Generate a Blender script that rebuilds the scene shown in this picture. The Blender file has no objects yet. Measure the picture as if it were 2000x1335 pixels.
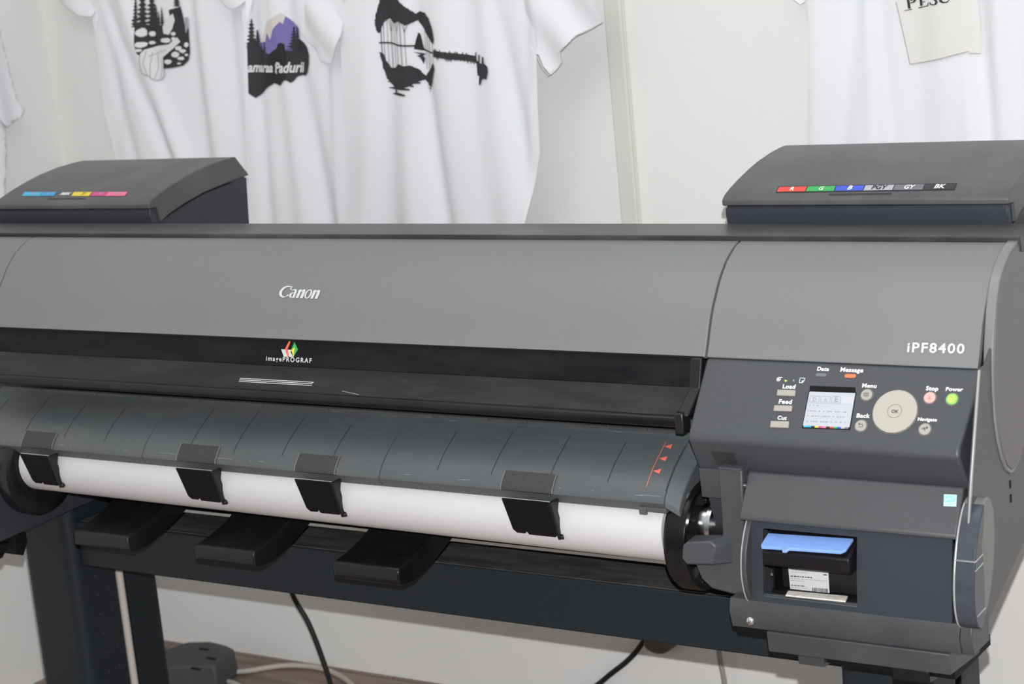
import bpy, bmesh, math, random
from mathutils import Vector, Matrix
from mathutils.geometry import delaunay_2d_cdt, tessellate_polygon

random.seed(7)
scn = bpy.context.scene
COL = scn.collection

# ------------------------------------------------------------------ camera
CAM = Vector((1.13296, -1.98007, 1.44813))
RX = Vector((0.83801815, 0.53754333, -0.09366294))     # image right
RY = Vector((0.03330585, -0.22172933, -0.97453929))    # image down
RZ = Vector((-0.54462491, 0.81356209, -0.20371654))    # into the picture
FPX = 3801.893
cam_d = bpy.data.cameras.new('camera')
cam = bpy.data.objects.new('camera', cam_d); COL.objects.link(cam)
m = Matrix.Identity(4)
for i in range(3):
    m[i][0] = RX[i]; m[i][1] = -RY[i]; m[i][2] = -RZ[i]; m[i][3] = CAM[i]
cam.matrix_world = m
cam_d.sensor_fit = 'HORIZONTAL'; cam_d.sensor_width = 36.0
cam_d.lens = FPX / 2000 * 36.0
cam_d.dof.use_dof = True; cam_d.dof.focus_distance = 2.5; cam_d.dof.aperture_fstop = 9.0
cam_d.clip_start = 0.02; cam_d.clip_end = 50
scn.camera = cam

# ------------------------------------------------------------------ light and exposure
scn.view_settings.view_transform = 'Standard'
scn.view_settings.look = 'None'
scn.view_settings.exposure = 0.0
scn.view_settings.gamma = 1.0
scn.view_settings.use_curve_mapping = False

wd = bpy.data.worlds.new('room_light'); scn.world = wd; wd.use_nodes = True
bg = wd.node_tree.nodes['Background']
# a bright ceiling above, a dimmer room around, a dark floor below
wn = wd.node_tree.nodes; wl_ = wd.node_tree.links
wtc = wn.new('ShaderNodeTexCoord'); wsp = wn.new('ShaderNodeSeparateXYZ'); wcr = wn.new('ShaderNodeValToRGB'); wmr = wn.new('ShaderNodeMapRange')
wl_.new(wtc.outputs['Generated'], wsp.inputs[0]); wmr.inputs[1].default_value = -1; wmr.inputs[2].default_value = 1
wl_.new(wsp.outputs['Z'], wmr.inputs[0]); wl_.new(wmr.outputs[0], wcr.inputs[0])
ce = wcr.color_ramp.elements; ce[0].position = 0.40; ce[0].color = (0.05, 0.048, 0.045, 1); ce[1].position = 0.78; ce[1].color = (0.86, 0.86, 0.86, 1)
e_ = ce.new(0.56); e_.color = (0.26, 0.26, 0.26, 1)
wl_.new(wcr.outputs[0], bg.inputs[0]); bg.inputs[1].default_value = 0.84

def add_light(name, kind, loc, power, color=(1, 1, 1), target=None, **kw):
    d = bpy.data.lights.new(name, kind); d.energy = power; d.color = color
    for k, v in kw.items(): setattr(d, k, v)
    o = bpy.data.objects.new(name, d); COL.objects.link(o); o.location = loc
    if target is not None:
        o.rotation_euler = (Vector(target) - Vector(loc)).to_track_quat('-Z', 'Y').to_euler()
    return o
# the flash of the camera, just above the lens
fl = CAM - RY * 0.075 + RX * 0.004
add_light('camera_flash', 'POINT', fl, 260.0, (1.0, 0.995, 1.0), shadow_soft_size=0.006)
# ceiling lamp of the room, above and behind the photographer
add_light('ceiling_lamp', 'AREA', (-0.6, -0.5, 2.75), 8.0, (1.0, 0.99, 0.97), (-0.5, 0.6, 1.0), shape='RECTANGLE', size=1.6, size_y=1.0)

# ------------------------------------------------------------------ helpers
def ray(px, py):
    return RX * ((px - 1000.0) / FPX) + RY * ((py - 667.5) / FPX) + RZ
def at(px, py, ax, val):
    r = ray(px, py); t = (val - CAM[ax]) / r[ax]
    return CAM + r * t
def atY(px, py, y): return at(px, py, 1, y)
def on_profile(px, py, prof):
    """where a sight line meets a surface extruded along X: returns X and arc length along the profile"""
    r = ray(px, py); s0 = 0.0; best = None
    for (a, b) in zip(prof[:-1], prof[1:]):
        ly, lz = b[0] - a[0], b[1] - a[1]; L = math.hypot(ly, lz)
        det = r.y * (-lz) + r.z * ly
        if abs(det) > 1e-12:
            dy, dz = a[0] - CAM.y, a[1] - CAM.z
            t = (dy * (-lz) + dz * ly) / det
            k = (r.y * dz - r.z * dy) / det
            if -1e-6 <= k <= 1 + 1e-6 and t > 0:
                if best is None or t < best[0]: best = (t, CAM.x + r.x * t, s0 + k * L)
        s0 += L
    if best is None:
        a, b = prof[0], prof[-1]
        return at(px, py, 1, (a[0] + b[0]) / 2).x, s0 / 2
    return best[1], best[2]
def prof_pt(prof, s, eps=0.0):
    for i, (a, b) in enumerate(zip(prof[:-1], prof[1:])):
        ly, lz = b[0] - a[0], b[1] - a[1]; L = math.hypot(ly, lz)
        if s <= L or i == len(prof) - 2:
            k = s / L; n = (lz / L, -ly / L)
            if n[0] > 0 and abs(n[0]) > abs(n[1]): n = (-n[0], -n[1])
            if n[0] <= 0 and False: pass
            # outward is towards the viewer: forward (-Y) or up (+Z)
            if n[0] * -0.9 + n[1] * 0.45 < 0: n = (-n[0], -n[1])
            return (a[0] + ly * k + n[0] * eps, a[1] + lz * k + n[1] * eps)
        s -= L

MATS = {}
def mat(name, col, rough=0.5, spec=0.5, metal=0.0, var=0.0, vscale=8.0, bump=0.0, bscale=400.0, emit=None, es=0.0,
        dust=None, dust_amt=0.0, dust_scale=(3, 3, 3), coat=0.0, rvar=0.0):
    if name in MATS: return MATS[name]
    M = bpy.data.materials.new(name); M.use_nodes = True
    nt = M.node_tree; N = nt.nodes; Lk = nt.links; b = N['Principled BSDF']
    b.inputs['Base Color'].default_value = (*col, 1)
    b.inputs['Roughness'].default_value = rough
    b.inputs['Specular IOR Level'].default_value = spec
    b.inputs['Metallic'].default_value = metal
    if coat: b.inputs['Coat Weight'].default_value = coat
    tc = N.new('ShaderNodeTexCoord')
    cur = None
    if var > 0:
        nz = N.new('ShaderNodeTexNoise'); nz.inputs['Scale'].default_value = vscale; nz.inputs['Detail'].default_value = 5
        Lk.new(tc.outputs['Object'], nz.inputs['Vector'])
        rp = N.new('ShaderNodeMapRange'); rp.inputs[1].default_value = 0.3; rp.inputs[2].default_value = 0.7
        rp.inputs[3].default_value = 1 - var; rp.inputs[4].default_value = 1 + var
        Lk.new(nz.outputs['Fac'], rp.inputs[0])
        mx = N.new('ShaderNodeVectorMath'); mx.operation = 'SCALE'; mx.inputs[0].default_value = col
        Lk.new(rp.outputs[0], mx.inputs['Scale']); cur = mx.outputs[0]
    if dust is not None:
        mp = N.new('ShaderNodeMapping'); mp.inputs['Scale'].default_value = dust_scale
        Lk.new(tc.outputs['Object'], mp.inputs['Vector'])
        nz = N.new('ShaderNodeTexNoise'); nz.inputs['Scale'].default_value = 1.0; nz.inputs['Detail'].default_value = 9
        nz.inputs['Roughness'].default_value = 0.65
        Lk.new(mp.outputs[0], nz.inputs['Vector'])
        rp = N.new('ShaderNodeMapRange'); rp.inputs[1].default_value = 0.42; rp.inputs[2].default_value = 0.72
        rp.inputs[3].default_value = 0; rp.inputs[4].default_value = dust_amt
        Lk.new(nz.outputs['Fac'], rp.inputs[0])
        mc = N.new('ShaderNodeMix'); mc.data_type = 'RGBA'
        Lk.new(rp.outputs[0], mc.inputs['Factor'])
        mc.inputs[6].default_value = (*col, 1); mc.inputs[7].default_value = (*dust, 1)
        if cur: Lk.new(cur, mc.inputs[6])
        cur = mc.outputs[2]
        if rvar:
            rr = N.new('ShaderNodeMapRange'); rr.inputs[1].default_value = 0.35; rr.inputs[2].default_value = 0.7
            rr.inputs[3].default_value = rough; rr.inputs[4].default_value = rough + rvar
            Lk.new(nz.outputs['Fac'], rr.inputs[0]); Lk.new(rr.outputs[0], b.inputs['Roughness'])
    if cur: Lk.new(cur, b.inputs['Base Color'])
    if bump > 0:
        nb = N.new('ShaderNodeTexNoise'); nb.inputs['Scale'].default_value = bscale; nb.inputs['Detail'].default_value = 2
        Lk.new(tc.outputs['Object'], nb.inputs['Vector'])
        bp = N.new('ShaderNodeBump'); bp.inputs['Strength'].default_value = bump; bp.inputs['Distance'].default_value = 0.001
        Lk.new(nb.outputs['Fac'], bp.inputs['Height']); Lk.new(bp.outputs[0], b.inputs['Normal'])
    if emit:
        b.inputs['Emission Color'].default_value = (*emit, 1); b.inputs['Emission Strength'].default_value = es
    MATS[name] = M; return M
def lin(r, g, b, k=1.0):
    f = lambda c: ((c / 255 + 0.055) / 1.055) ** 2.4 if c > 10 else c / 255 / 12.92
    return (min(1, f(r) * k), min(1, f(g) * k), min(1, f(b) * k))

# materials
W_WALL = mat('wall_paint', (0.80, 0.80, 0.785), 0.8, 0.2, var=0.015, vscale=2.5, bump=0.08, bscale=120)
W_CONDUIT = mat('duct_paint', (0.66, 0.67, 0.61), 0.5, 0.3, var=0.02, vscale=5)
GREY = mat('silver_grey_plastic', (0.170, 0.178, 0.180), 0.45, 0.40, var=0.03, vscale=4, bump=0.05, bscale=900)
GREYCAP = mat('silver_cap_plastic', (0.185, 0.19, 0.193), 0.32, 0.5, var=0.04, vscale=5, bump=0.03, bscale=900)
CAPFACE = mat('cap_face_plastic', (0.125, 0.123, 0.122), 0.4, 0.4, var=0.05, vscale=6)
DARK = mat('charcoal_plastic', (0.044, 0.048, 0.052), 0.42, 0.45, var=0.05, vscale=6, bump=0.12, bscale=1500,
           dust=(0.20, 0.20, 0.20), dust_amt=0.10, dust_scale=(6, 6, 6))
PANEL = mat('panel_grey_plastic', (0.053, 0.058, 0.066), 0.45, 0.4, var=0.04, vscale=6, bump=0.12, bscale=1500)
FASCIA = mat('fascia_grey_plastic', (0.060, 0.062, 0.067), 0.42, 0.45, var=0.06, vscale=14, bump=0.10, bscale=1500)
BLUED = mat('slate_plastic', (0.028, 0.034, 0.043), 0.45, 0.35, var=0.05, vscale=7, bump=0.08, bscale=1500)
TRAY = mat('tray_plastic', (0.080, 0.088, 0.093), 0.40, 0.42, var=0.05, vscale=5, bump=0.08, bscale=1300,
           dust=(0.18, 0.19, 0.19), dust_amt=0.16, dust_scale=(5, 18, 18))
PLATE = mat('top_plate_paint', (0.034, 0.036, 0.037), 0.36, 0.3, var=0.06, vscale=4, dust=(0.22, 0.22, 0.22), dust_amt=0.22, dust_scale=(5, 9, 9))
LID = mat('tank_lid_plastic', (0.072, 0.075, 0.079), 0.42, 0.45, var=0.04, vscale=5, bump=0.08, bscale=1500,
          dust=(0.3, 0.3, 0.3), dust_amt=0.14, dust_scale=(9, 9, 9))
TANK = mat('tank_body_plastic', (0.036, 0.040, 0.050), 0.40, 0.35, var=0.05, vscale=6, bump=0.10, bscale=1500)
BLACK = mat('black_plastic', (0.010, 0.010, 0.011), 0.35, 0.4, var=0.15, vscale=20)
BLACKM = mat('matt_black_plastic', (0.006, 0.006, 0.006), 0.6, 0.15, var=0.1, vscale=30, bump=0.1, bscale=1500)
GLOSS = mat('glossy_black_plastic', (0.006, 0.006, 0.007), 0.16, 0.30, var=0.1, vscale=20, dust=(0.05, 0.05, 0.05), dust_amt=0.18, dust_scale=(8, 8, 8), rvar=0.3)
WINDOW = mat('smoked_window', (0.006, 0.006, 0.008), 0.22, 0.12, dust=(0.035, 0.035, 0.038), dust_amt=0.30, dust_scale=(7, 26, 26), rvar=0.28)
WINDOW2 = mat('smoked_window_dusty', (0.014, 0.014, 0.016), 0.28, 0.18, dust=(0.050, 0.050, 0.053), dust_amt=0.7, dust_scale=(6, 22, 22), rvar=0.28)
BEAM = mat('stand_paint', (0.014, 0.019, 0.023), 0.5, 0.25, var=0.04, vscale=6, bump=0.15, bscale=1200)
BEAMTOP = mat('stand_dusty_top', (0.050, 0.048, 0.046), 0.6, 0.3, dust=(0.18, 0.17, 0.165), dust_amt=0.6, dust_scale=(9, 40, 9))
PAPER = mat('white_paper', (0.56, 0.56, 0.575), 0.65, 0.15, var=0.01, vscale=6)
CLOTH = mat('white_cotton', (0.78, 0.80, 0.825), 0.95, 0.1, var=0.015, vscale=5, bump=0.25, bscale=900)
CLOTHG = mat('cotton_seam', (0.55, 0.56, 0.58), 0.95, 0.1)
INK = mat('black_print_ink', (0.040, 0.042, 0.046), 0.8, 0.2, var=0.15, vscale=25)
INKD = mat('dark_print_ink', (0.030, 0.028, 0.030), 0.8, 0.2, var=0.1, vscale=25)
INKW = mat('white_print_ink', (0.70, 0.71, 0.73), 0.85, 0.2)
INKG = mat('grey_print_ink', (0.35, 0.36, 0.38), 0.85, 0.2)
PURPLE = mat('purple_print_ink', (0.20, 0.17, 0.42), 0.85, 0.2, var=0.08, vscale=20)
CREAM = mat('cream_print_ink', (0.66, 0.62, 0.59), 0.85, 0.2, var=0.04, vscale=20)
BEIGE = mat('beige_print_ink', (0.74, 0.73, 0.71), 0.9, 0.2)
BROWNLINE = mat('brown_print_line', (0.42, 0.38, 0.37), 0.9, 0.2)
WHITE = mat('white_lettering', (0.85, 0.86, 0.87), 0.5, 0.3)
SILVER = mat('silver_lettering', (0.62, 0.65, 0.65), 0.35, 0.5, metal=0.2)
LBL = {'red': (0.80, 0.06, 0.04), 'green': (0.03, 0.40, 0.09), 'blue': (0.04, 0.08, 0.60), 'palegrey': (0.42, 0.42, 0.46), 'grey': (0.15, 0.16, 0.18),
       'black': (0.015, 0.018, 0.018), 'palecyan': (0.05, 0.45, 0.72), 'cyan': (0.02, 0.33, 0.62), 'yellow': (0.80, 0.62, 0.03), 'magenta': (0.62, 0.05, 0.25),
       'pink': (0.85, 0.16, 0.30), 'orange': (0.90, 0.14, 0.07)}
def lm(n): return mat(n + '_label', LBL[n], 0.4, 0.4)
BTN = mat('ivory_button', (0.34, 0.325, 0.285), 0.4, 0.4)
BTNB = mat('ivory_disc', (0.385, 0.37, 0.32), 0.4, 0.4)
BLUEH = mat('blue_handle', (0.20, 0.35, 0.74), 0.4, 0.4, var=0.04, vscale=30)
BLUEH2 = mat('pale_blue_grip', (0.32, 0.48, 0.84), 0.4, 0.4)
CHROME = mat('chrome', (0.65, 0.68, 0.70), 0.2, 0.5, metal=1.0)
EDGE = mat('silver_edge', (0.42, 0.43, 0.44), 0.25, 0.5, metal=0.35)
WORN = mat('worn_edge', (0.19, 0.20, 0.20), 0.5, 0.4)
STRAP = mat('brown_grey_strap', (0.048, 0.046, 0.044), 0.55, 0.3, var=0.12, vscale=300)

class MB:
    def __init__(s): s.v = []; s.f = []; s.mi = []
    def add(s, vs, fs, mi=0):
        o = len(s.v); s.v += [tuple(v) for v in vs]
        for f in fs: s.f.append(tuple(i + o for i in f)); s.mi.append(mi)
    def box(s, x0, x1, y0, y1, z0, z1, mi=0):
        vs = [(x, y, z) for x in (x0, x1) for y in (y0, y1) for z in (z0, z1)]
        s.add(vs, [(0, 1, 3, 2), (4, 6, 7, 5), (0, 4, 5, 1), (2, 3, 7, 6), (0, 2, 6, 4), (1, 5, 7, 3)], mi)
    def prism(s, prof, x0, x1, mi=0, prof2=None):
        """closed Y,Z outline extruded along X"""
        prof2 = prof2 or prof; n = len(prof)
        vs = [(x0, y, z) for y, z in prof] + [(x1, y, z) for y, z in prof2]
        s.add(vs, [(i, (i + 1) % n, n + (i + 1) % n, n + i) for i in range(n)] + [tuple(range(n))[::-1], tuple(range(n, 2 * n))], mi)
    def prismz(s, pts, z0, z1, mi=0, pts2=None):
        pts2 = pts2 or pts; n = len(pts)
        vs = [(x, y, z0) for x, y in pts] + [(x, y, z1) for x, y in pts2]
        s.add(vs, [(i, (i + 1) % n, n + (i + 1) % n, n + i) for i in range(n)] + [tuple(range(n))[::-1], tuple(range(n, 2 * n))], mi)
    def prismy(s, pts, y0, y1, mi=0):
        n = len(pts)
        vs = [(x, y0, z) for x, z in pts] + [(x, y1, z) for x, z in pts]
        s.add(vs, [(i, (i + 1) % n, n + (i + 1) % n, n + i) for i in range(n)] + [tuple(range(n))[::-1], tuple(range(n, 2 * n))], mi)
    def lathe_x(s, prof, cy, cz, n=64, mi=0):
        """(x, r) outline turned round an axis along X"""
        vs = []; fs = []
        for (x, r) in prof:
            for k in range(n):
                a = 2 * math.pi * k / n; vs.append((x, cy + r * math.cos(a), cz + r * math.sin(a)))
        for j in range(len(prof) - 1):
            for k in range(n):
                fs.append((j * n + k, j * n + (k + 1) % n, (j + 1) * n + (k + 1) % n, (j + 1) * n + k))
        fs.append(tuple(range(n))[::-1]); fs.append(tuple((len(prof) - 1) * n + k for k in range(n)))
        s.add(vs, fs, mi)
    def tube(s, pts, r, n=10, mi=0):
        pts = [Vector(p) for p in pts]
        # smooth the path
        P = []
        for i in range(len(pts) - 1):
            p0 = pts[max(i - 1, 0)]; p1 = pts[i]; p2 = pts[i + 1]; p3 = pts[min(i + 2, len(pts) - 1)]
            for k in range(8):
                t = k / 8
                P.append(0.5 * ((2 * p1) + (p2 - p0) * t + (2 * p0 - 5 * p1 + 4 * p2 - p3) * t * t + (3 * p1 - p0 - 3 * p2 + p3) * t ** 3))
        P.append(pts[-1]); vs = []; fs = []
        for i, p in enumerate(P):
            d = (P[min(i + 1, len(P) - 1)] - P[max(i - 1, 0)]).normalized()
            u = d.cross(Vector((0.3, 0.9, 0.31))).normalized(); w = d.cross(u)
            for k in range(n):
                a = 2 * math.pi * k / n; vs.append(p + (u * math.cos(a) + w * math.sin(a)) * r)
        for i in range(len(P) - 1):
            for k in range(n): fs.append((i * n + k, i * n + (k + 1) % n, (i + 1) * n + (k + 1) % n, (i + 1) * n + k))
        fs.append(tuple(range(n))[::-1]); fs.append(tuple((len(P) - 1) * n + k for k in range(n)))
        s.add(vs, fs, mi)
    def build(s, name, mats, parent=None, bevel=0.0, seg=2, smooth=35, loc=None, recalc=True):
        if not isinstance(mats, (list, tuple)): mats = [mats]
        org = Vector(loc) if loc else Vector((0, 0, 0))
        if parent is not None: org = worg(parent)
        me = bpy.data.meshes.new(name)
        me.from_pydata([tuple(Vector(v) - org) for v in s.v], [], s.f)
        for mm in mats: me.materials.append(mm)
        for p, i in zip(me.polygons, s.mi): p.material_index = i
        if recalc:
            b = bmesh.new(); b.from_mesh(me); bmesh.ops.recalc_face_normals(b, faces=b.faces); b.to_mesh(me); b.free()
        me.update()
        if smooth:
            me.shade_smooth(); me.set_sharp_from_angle(angle=math.radians(smooth))
        o = bpy.data.objects.new(name, me); COL.objects.link(o)
        if parent is not None: o.parent = parent
        else: o.location = org
        if bevel:
            bv = o.modifiers.new('edge', 'BEVEL'); bv.width = bevel; bv.segments = seg; bv.limit_method = 'ANGLE'; bv.angle_limit = math.radians(35)
            bv.harden_normals = False
        return o
def worg(o):
    p = Vector(o.location)
    while o.parent is not None: o = o.parent; p += Vector(o.location)
    return p
def tag(o, label=None, cat=None, group=None, kind=None):
    if label: o['label'] = label
    if cat: o['category'] = cat
    if group: o['group'] = group
    if kind: o['kind'] = kind
    return o
def thing(name, label, cat, loc=(0, 0, 0), group=None):
    o = bpy.data.objects.new(name, None); COL.objects.link(o); o.location = loc; o.empty_display_size = 0.1
    return tag(o, label, cat, group)

# flat shapes laid on surfaces ------------------------------------------------
def tri2(poly):
    """triangles of a simple 2-D polygon"""
    t = tessellate_polygon([[Vector((p[0], p[1], 0)) for p in poly]])
    return poly, t
def fill(poly, step):
    """outline made dense and filled with inner points, triangulated"""
    out = []
    n = len(poly)
    for i in range(n):
        a = poly[i]; b = poly[(i + 1) % n]; d = math.hypot(b[0] - a[0], b[1] - a[1]); k = max(1, int(d / step))
        for j in range(k): out.append((a[0] + (b[0] - a[0]) * j / k, a[1] + (b[1] - a[1]) * j / k))
    N = len(out)
    xs = [p[0] for p in out]; ys = [p[1] for p in out]
    def inside(x, y):
        c = False; j = N - 1
        for i in range(N):
            if (out[i][1] > y) != (out[j][1] > y) and x < (out[j][0] - out[i][0]) * (y - out[i][1]) / (out[j][1] - out[i][1]) + out[i][0]: c = not c
            j = i
        return c
    pts = [Vector(p) for p in out]
    x = min(xs) + step * .5; row = 0
    y = min(ys) + step * .5
    while y < max(ys):
        x = min(xs) + step * (.5 if row % 2 else .2)
        while x < max(xs):
            if inside(x, y): pts.append(Vector((x, y)))
            x += step
        y += step * .87; row += 1
    r = delaunay_2d_cdt(pts, [(i, (i + 1) % N) for i in range(N)], [list(range(N))], 1, 1e-7)
    return [tuple(v) for v in r[0]], [tuple(f) for f in r[2]]

def text_mesh(txt, bold=0.0, shear=0.0, space=1.0):
    c = bpy.data.curves.new('t', 'FONT'); c.body = txt; c.size = 1.0; c.offset = bold; c.shear = shear; c.space_character = space
    c.resolution_u = 3; c.fill_mode = 'FRONT'
    o = bpy.data.objects.new('t', c); COL.objects.link(o)
    dg = bpy.context.evaluated_depsgraph_get(); me = bpy.data.meshes.new_from_object(o.evaluated_get(dg))
    vs = [(v.co.x, v.co.y) for v in me.vertices]; fs = [tuple(p.vertices) for p in me.polygons]
    bpy.data.objects.remove(o); bpy.data.curves.remove(c); bpy.data.meshes.remove(me)
    return vs, fs

class Surf:
    """a drawing surface: extruded profile; coordinates (X, s)"""
    def __init__(s, prof): s.p = prof
    def uv(s, px, py): return on_profile(px, py, s.p)
    def pt(s, u, v, eps):
        y, z = prof_pt(s.p, v, eps); return (u, y, z)
class PlaneY:
    """a drawing surface facing the room at depth Y, coordinates (X, -Z); fn gives the surface depth"""
    def __init__(s, y, fn=None): s.y = y; s.fn = fn
    def uv(s, px, py):
        p = atY(px, py, s.y); return (p.x, -p.z)
    def pt(s, u, v, eps):
        y = s.fn(u, -v) if s.fn else s.y
        return (u, y - eps, -v)
class Art:
    def __init__(s, surf, step=None): s.s = surf; s.mb = MB(); s.mats = []; s.step = step
    def mi(s, m_):
        if m_ not in s.mats: s.mats.append(m_)
        return s.mats.index(m_)
    def poly_uv(s, uvs, m_, eps=0.0004, step=None):
        step = step or s.step
        if step:
            v, f = fill(uvs, step)
        else:
            v, f = tri2(uvs)
        s.mb.add([s.s.pt(a, b, eps) for a, b in v], f, s.mi(m_))
    def poly(s, pxs, m_, eps=0.0004, step=None):
        s.poly_uv([s.s.uv(*p) for p in pxs], m_, eps, step)
    def disc(s, cx, cy, ru, m_, eps=0.0004, n=24, rv=None, r0=None):
        u, v = s.s.uv(cx, cy); rv = rv or ru
        if r0:
            for k in range(n):
                a, b = 2 * math.pi * k / n, 2 * math.pi * (k + 1) / n
                s.poly_uv([(u + ru * math.cos(a), v + rv * math.sin(a)), (u + ru * math.cos(b), v + rv * math.sin(b)), (u + r0 * math.cos(b), v + r0 * math.sin(b)), (u + r0 * math.cos(a), v + r0 * math.sin(a))], m_, eps)
        else:
            s.poly_uv([(u + ru * math.cos(2 * math.pi * k / n), v + rv * math.sin(2 * math.pi * k / n)) for k in range(n)], m_, eps)
    def line(s, pxs, w, m_, eps=0.0004):
        uv = [s.s.uv(*p) for p in pxs]
        if s.step:
            o_ = [uv[0]]
            for a, b in zip(uv[:-1], uv[1:]):
                k = max(1, int(math.hypot(b[0] - a[0], b[1] - a[1]) / s.step))
                o_ += [(a[0] + (b[0] - a[0]) * i / k, a[1] + (b[1] - a[1]) * i / k) for i in range(1, k + 1)]
            for a, b in zip(o_[:-1], o_[1:]):
                d = math.hypot(b[0] - a[0], b[1] - a[1]) or 1e-9; nx, ny = -(b[1] - a[1]) / d * w / 2, (b[0] - a[0]) / d * w / 2
                Q = [(a[0] + nx, a[1] + ny), (b[0] + nx, b[1] + ny), (b[0] - nx, b[1] - ny), (a[0] - nx, a[1] - ny)]
                s.mb.add([s.s.pt(p_[0], p_[1], eps) for p_ in Q], [(0, 1, 2, 3)], s.mi(m_))
            return
        for a, b in zip(uv[:-1], uv[1:]):
            d = math.hypot(b[0] - a[0], b[1] - a[1]) or 1e-9; nx, ny = -(b[1] - a[1]) / d * w / 2, (b[0] - a[0]) / d * w / 2
            s.poly_uv([(a[0] + nx, a[1] + ny), (b[0] + nx, b[1] + ny), (b[0] - nx, b[1] - ny), (a[0] - nx, a[1] - ny)], m_, eps)
    def text(s, txt, a, b, m_, eps=0.0005, hk=1.0, bold=0.0, shear=0.0, space=1.0, tris=None):
        """letters whose baseline runs from pixel a to pixel b"""
        vs, fs = tris or text_mesh(txt, bold, shear, space)
        x0 = min(v[0] for v in vs); x1 = max(v[0] for v in vs)
        ua, va = s.s.uv(*a); ub, vb = s.s.uv(*b); du, dv = ub - ua, vb - va; L = math.hypot(du, dv); k = L / (x1 - x0)
        e = (du / L, dv / L); nn = (e[1], -e[0]); uc, vc = s.s.uv(a[0], a[1] - 3)
        if nn[0] * (uc - ua) + nn[1] * (vc - va) < 0: nn = (-nn[0], -nn[1])
        s.mb.add([s.s.pt(ua + e[0] * (x - x0) * k + nn[0] * y * k * hk, va + e[1] * (x - x0) * k + nn[1] * y * k * hk, eps) for x, y in vs], fs, s.mi(m_))
    def build(s, name, parent, label=None):
        o = s.mb.build(name, s.mats, parent, smooth=0, recalc=False)
        # faces all look at the viewer
        me = o.data; b = bmesh.new(); b.from_mesh(me); org = worg(parent)
        for f in b.faces:
            f.normal_update()
            if f.normal.dot(CAM - org - f.calc_center_median()) < 0: f.normal_flip()
        b.to_mesh(me); b.free()
        if label: o['label'] = label
        return o

# ================================================================== the room
WALLY = 0.965; CORX = -1.935
def struct(name, mb, m_):
    o = mb.build(name, m_, smooth=0); o['kind'] = 'structure'; return o
b = MB(); b.box(CORX - 0.1, 3.2, WALLY, WALLY + 0.1, 0, 2.9); struct('wall_back', b, W_WALL)
b = MB(); b.box(CORX - 0.1, CORX, -3.0, WALLY, 0, 2.9); struct('wall_left', b, W_WALL)
FLOOR = bpy.data.materials.new('brown_laminate'); FLOOR.use_nodes = True
nt = FLOOR.node_tree; N = nt.nodes; Lk = nt.links; pb = N['Principled BSDF']; pb.inputs['Roughness'].default_value = 0.45
tc = N.new('ShaderNodeTexCoord'); mp = N.new('ShaderNodeMapping'); mp.inputs['Scale'].default_value = (3.5, 45, 1)
Lk.new(tc.outputs['Object'], mp.inputs['Vector'])
nz = N.new('ShaderNodeTexNoise'); nz.inputs['Scale'].default_value = 1; nz.inputs['Detail'].default_value = 6; Lk.new(mp.outputs[0], nz.inputs['Vector'])
cr = N.new('ShaderNodeValToRGB'); cr.color_ramp.elements[0].position = 0.3; cr.color_ramp.elements[0].color = (0.13, 0.085, 0.065, 1)
cr.color_ramp.elements[1].position = 0.7; cr.color_ramp.elements[1].color = (0.30, 0.22, 0.18, 1)
Lk.new(nz.outputs['Fac'], cr.inputs[0])
br = N.new('ShaderNodeTexBrick'); br.inputs['Scale'].default_value = 1.0; br.inputs['Brick Width'].default_value = 1.2; br.inputs['Row Height'].default_value = 0.19
br.inputs['Mortar Size'].default_value = 0.002; br.inputs['Mortar'].default_value = (0.04, 0.03, 0.025, 1)
Lk.new(tc.outputs['Object'], br.inputs['Vector']); Lk.new(cr.outputs[0], br.inputs['Color1']); Lk.new(cr.outputs[0], br.inputs['Color2'])
Lk.new(br.outputs['Color'], pb.inputs['Base Color'])
b = MB(); b.box(CORX - 0.1, 3.2, -3.0, WALLY + 0.1, -0.1, 0); struct('floor', b, FLOOR)
# flat cable duct running up the wall
b = MB(); b.box(-0.577, -0.543, WALLY - 0.012, WALLY, 0.64, 2.9)
b.box(-0.551, -0.541, WALLY - 0.006, WALLY, 0.64, 2.9)
o = b.build('trim_1', W_CONDUIT, bevel=0.003, smooth=0); o['kind'] = 'structure'

exec_parts = []
# ================================================================== the printer
PR = thing('wide_format_printer', 'large grey and charcoal wide-format roll printer on a dark stand, filling the room', 'printer', (-0.54, 0.30, 0))
XL, XS1, XS2, XR = -1.495, -1.196, 0.050, 0.389
COVER = [(.165, 1.052), (.150, 1.0485), (.138, 1.0425), (.123, 1.034), (.111, 1.0235), (.100, 1.0125), (.091, 1.0005), (.082, .989), (.074, .976), (.067, .962), (.061, .9475), (.0565, .938), (.0525, .930)]
def shell(prof, t):
    out = []
    for i, p in enumerate(prof):
        a = prof[max(i - 1, 0)]; c = prof[min(i + 1, len(prof) - 1)]
        dy, dz = c[0] - a[0], c[1] - a[1]; L = math.hypot(dy, dz)
        n = (-dz / L, dy / L)
        if n[0] * .8 - n[1] * .45 < 0: n = (-n[0], -n[1])
        out.append((p[0] + n[0] * t, p[1] + n[1] * t))
    return list(prof) + out[::-1]
# core of the machine
b = MB()
b.prism([(.10, .845), (.11, .95), (.175, 1.038), (.262, 1.034), (.60, .97), (.62, .60), (.264, .582), (.2625, .640), (.20, .668), (.15, .70), (.105, .72)], XL + .01, .05)
b.prism([(.06, .66), (.06, .80), (.10, .845), (.11, .95), (.175, 1.038), (.262, 1.034), (.60, .97), (.60, .80), (.30, .755), (.12, .69)], .05, .387)
b.build('chassis', BLACKM, PR)
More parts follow.
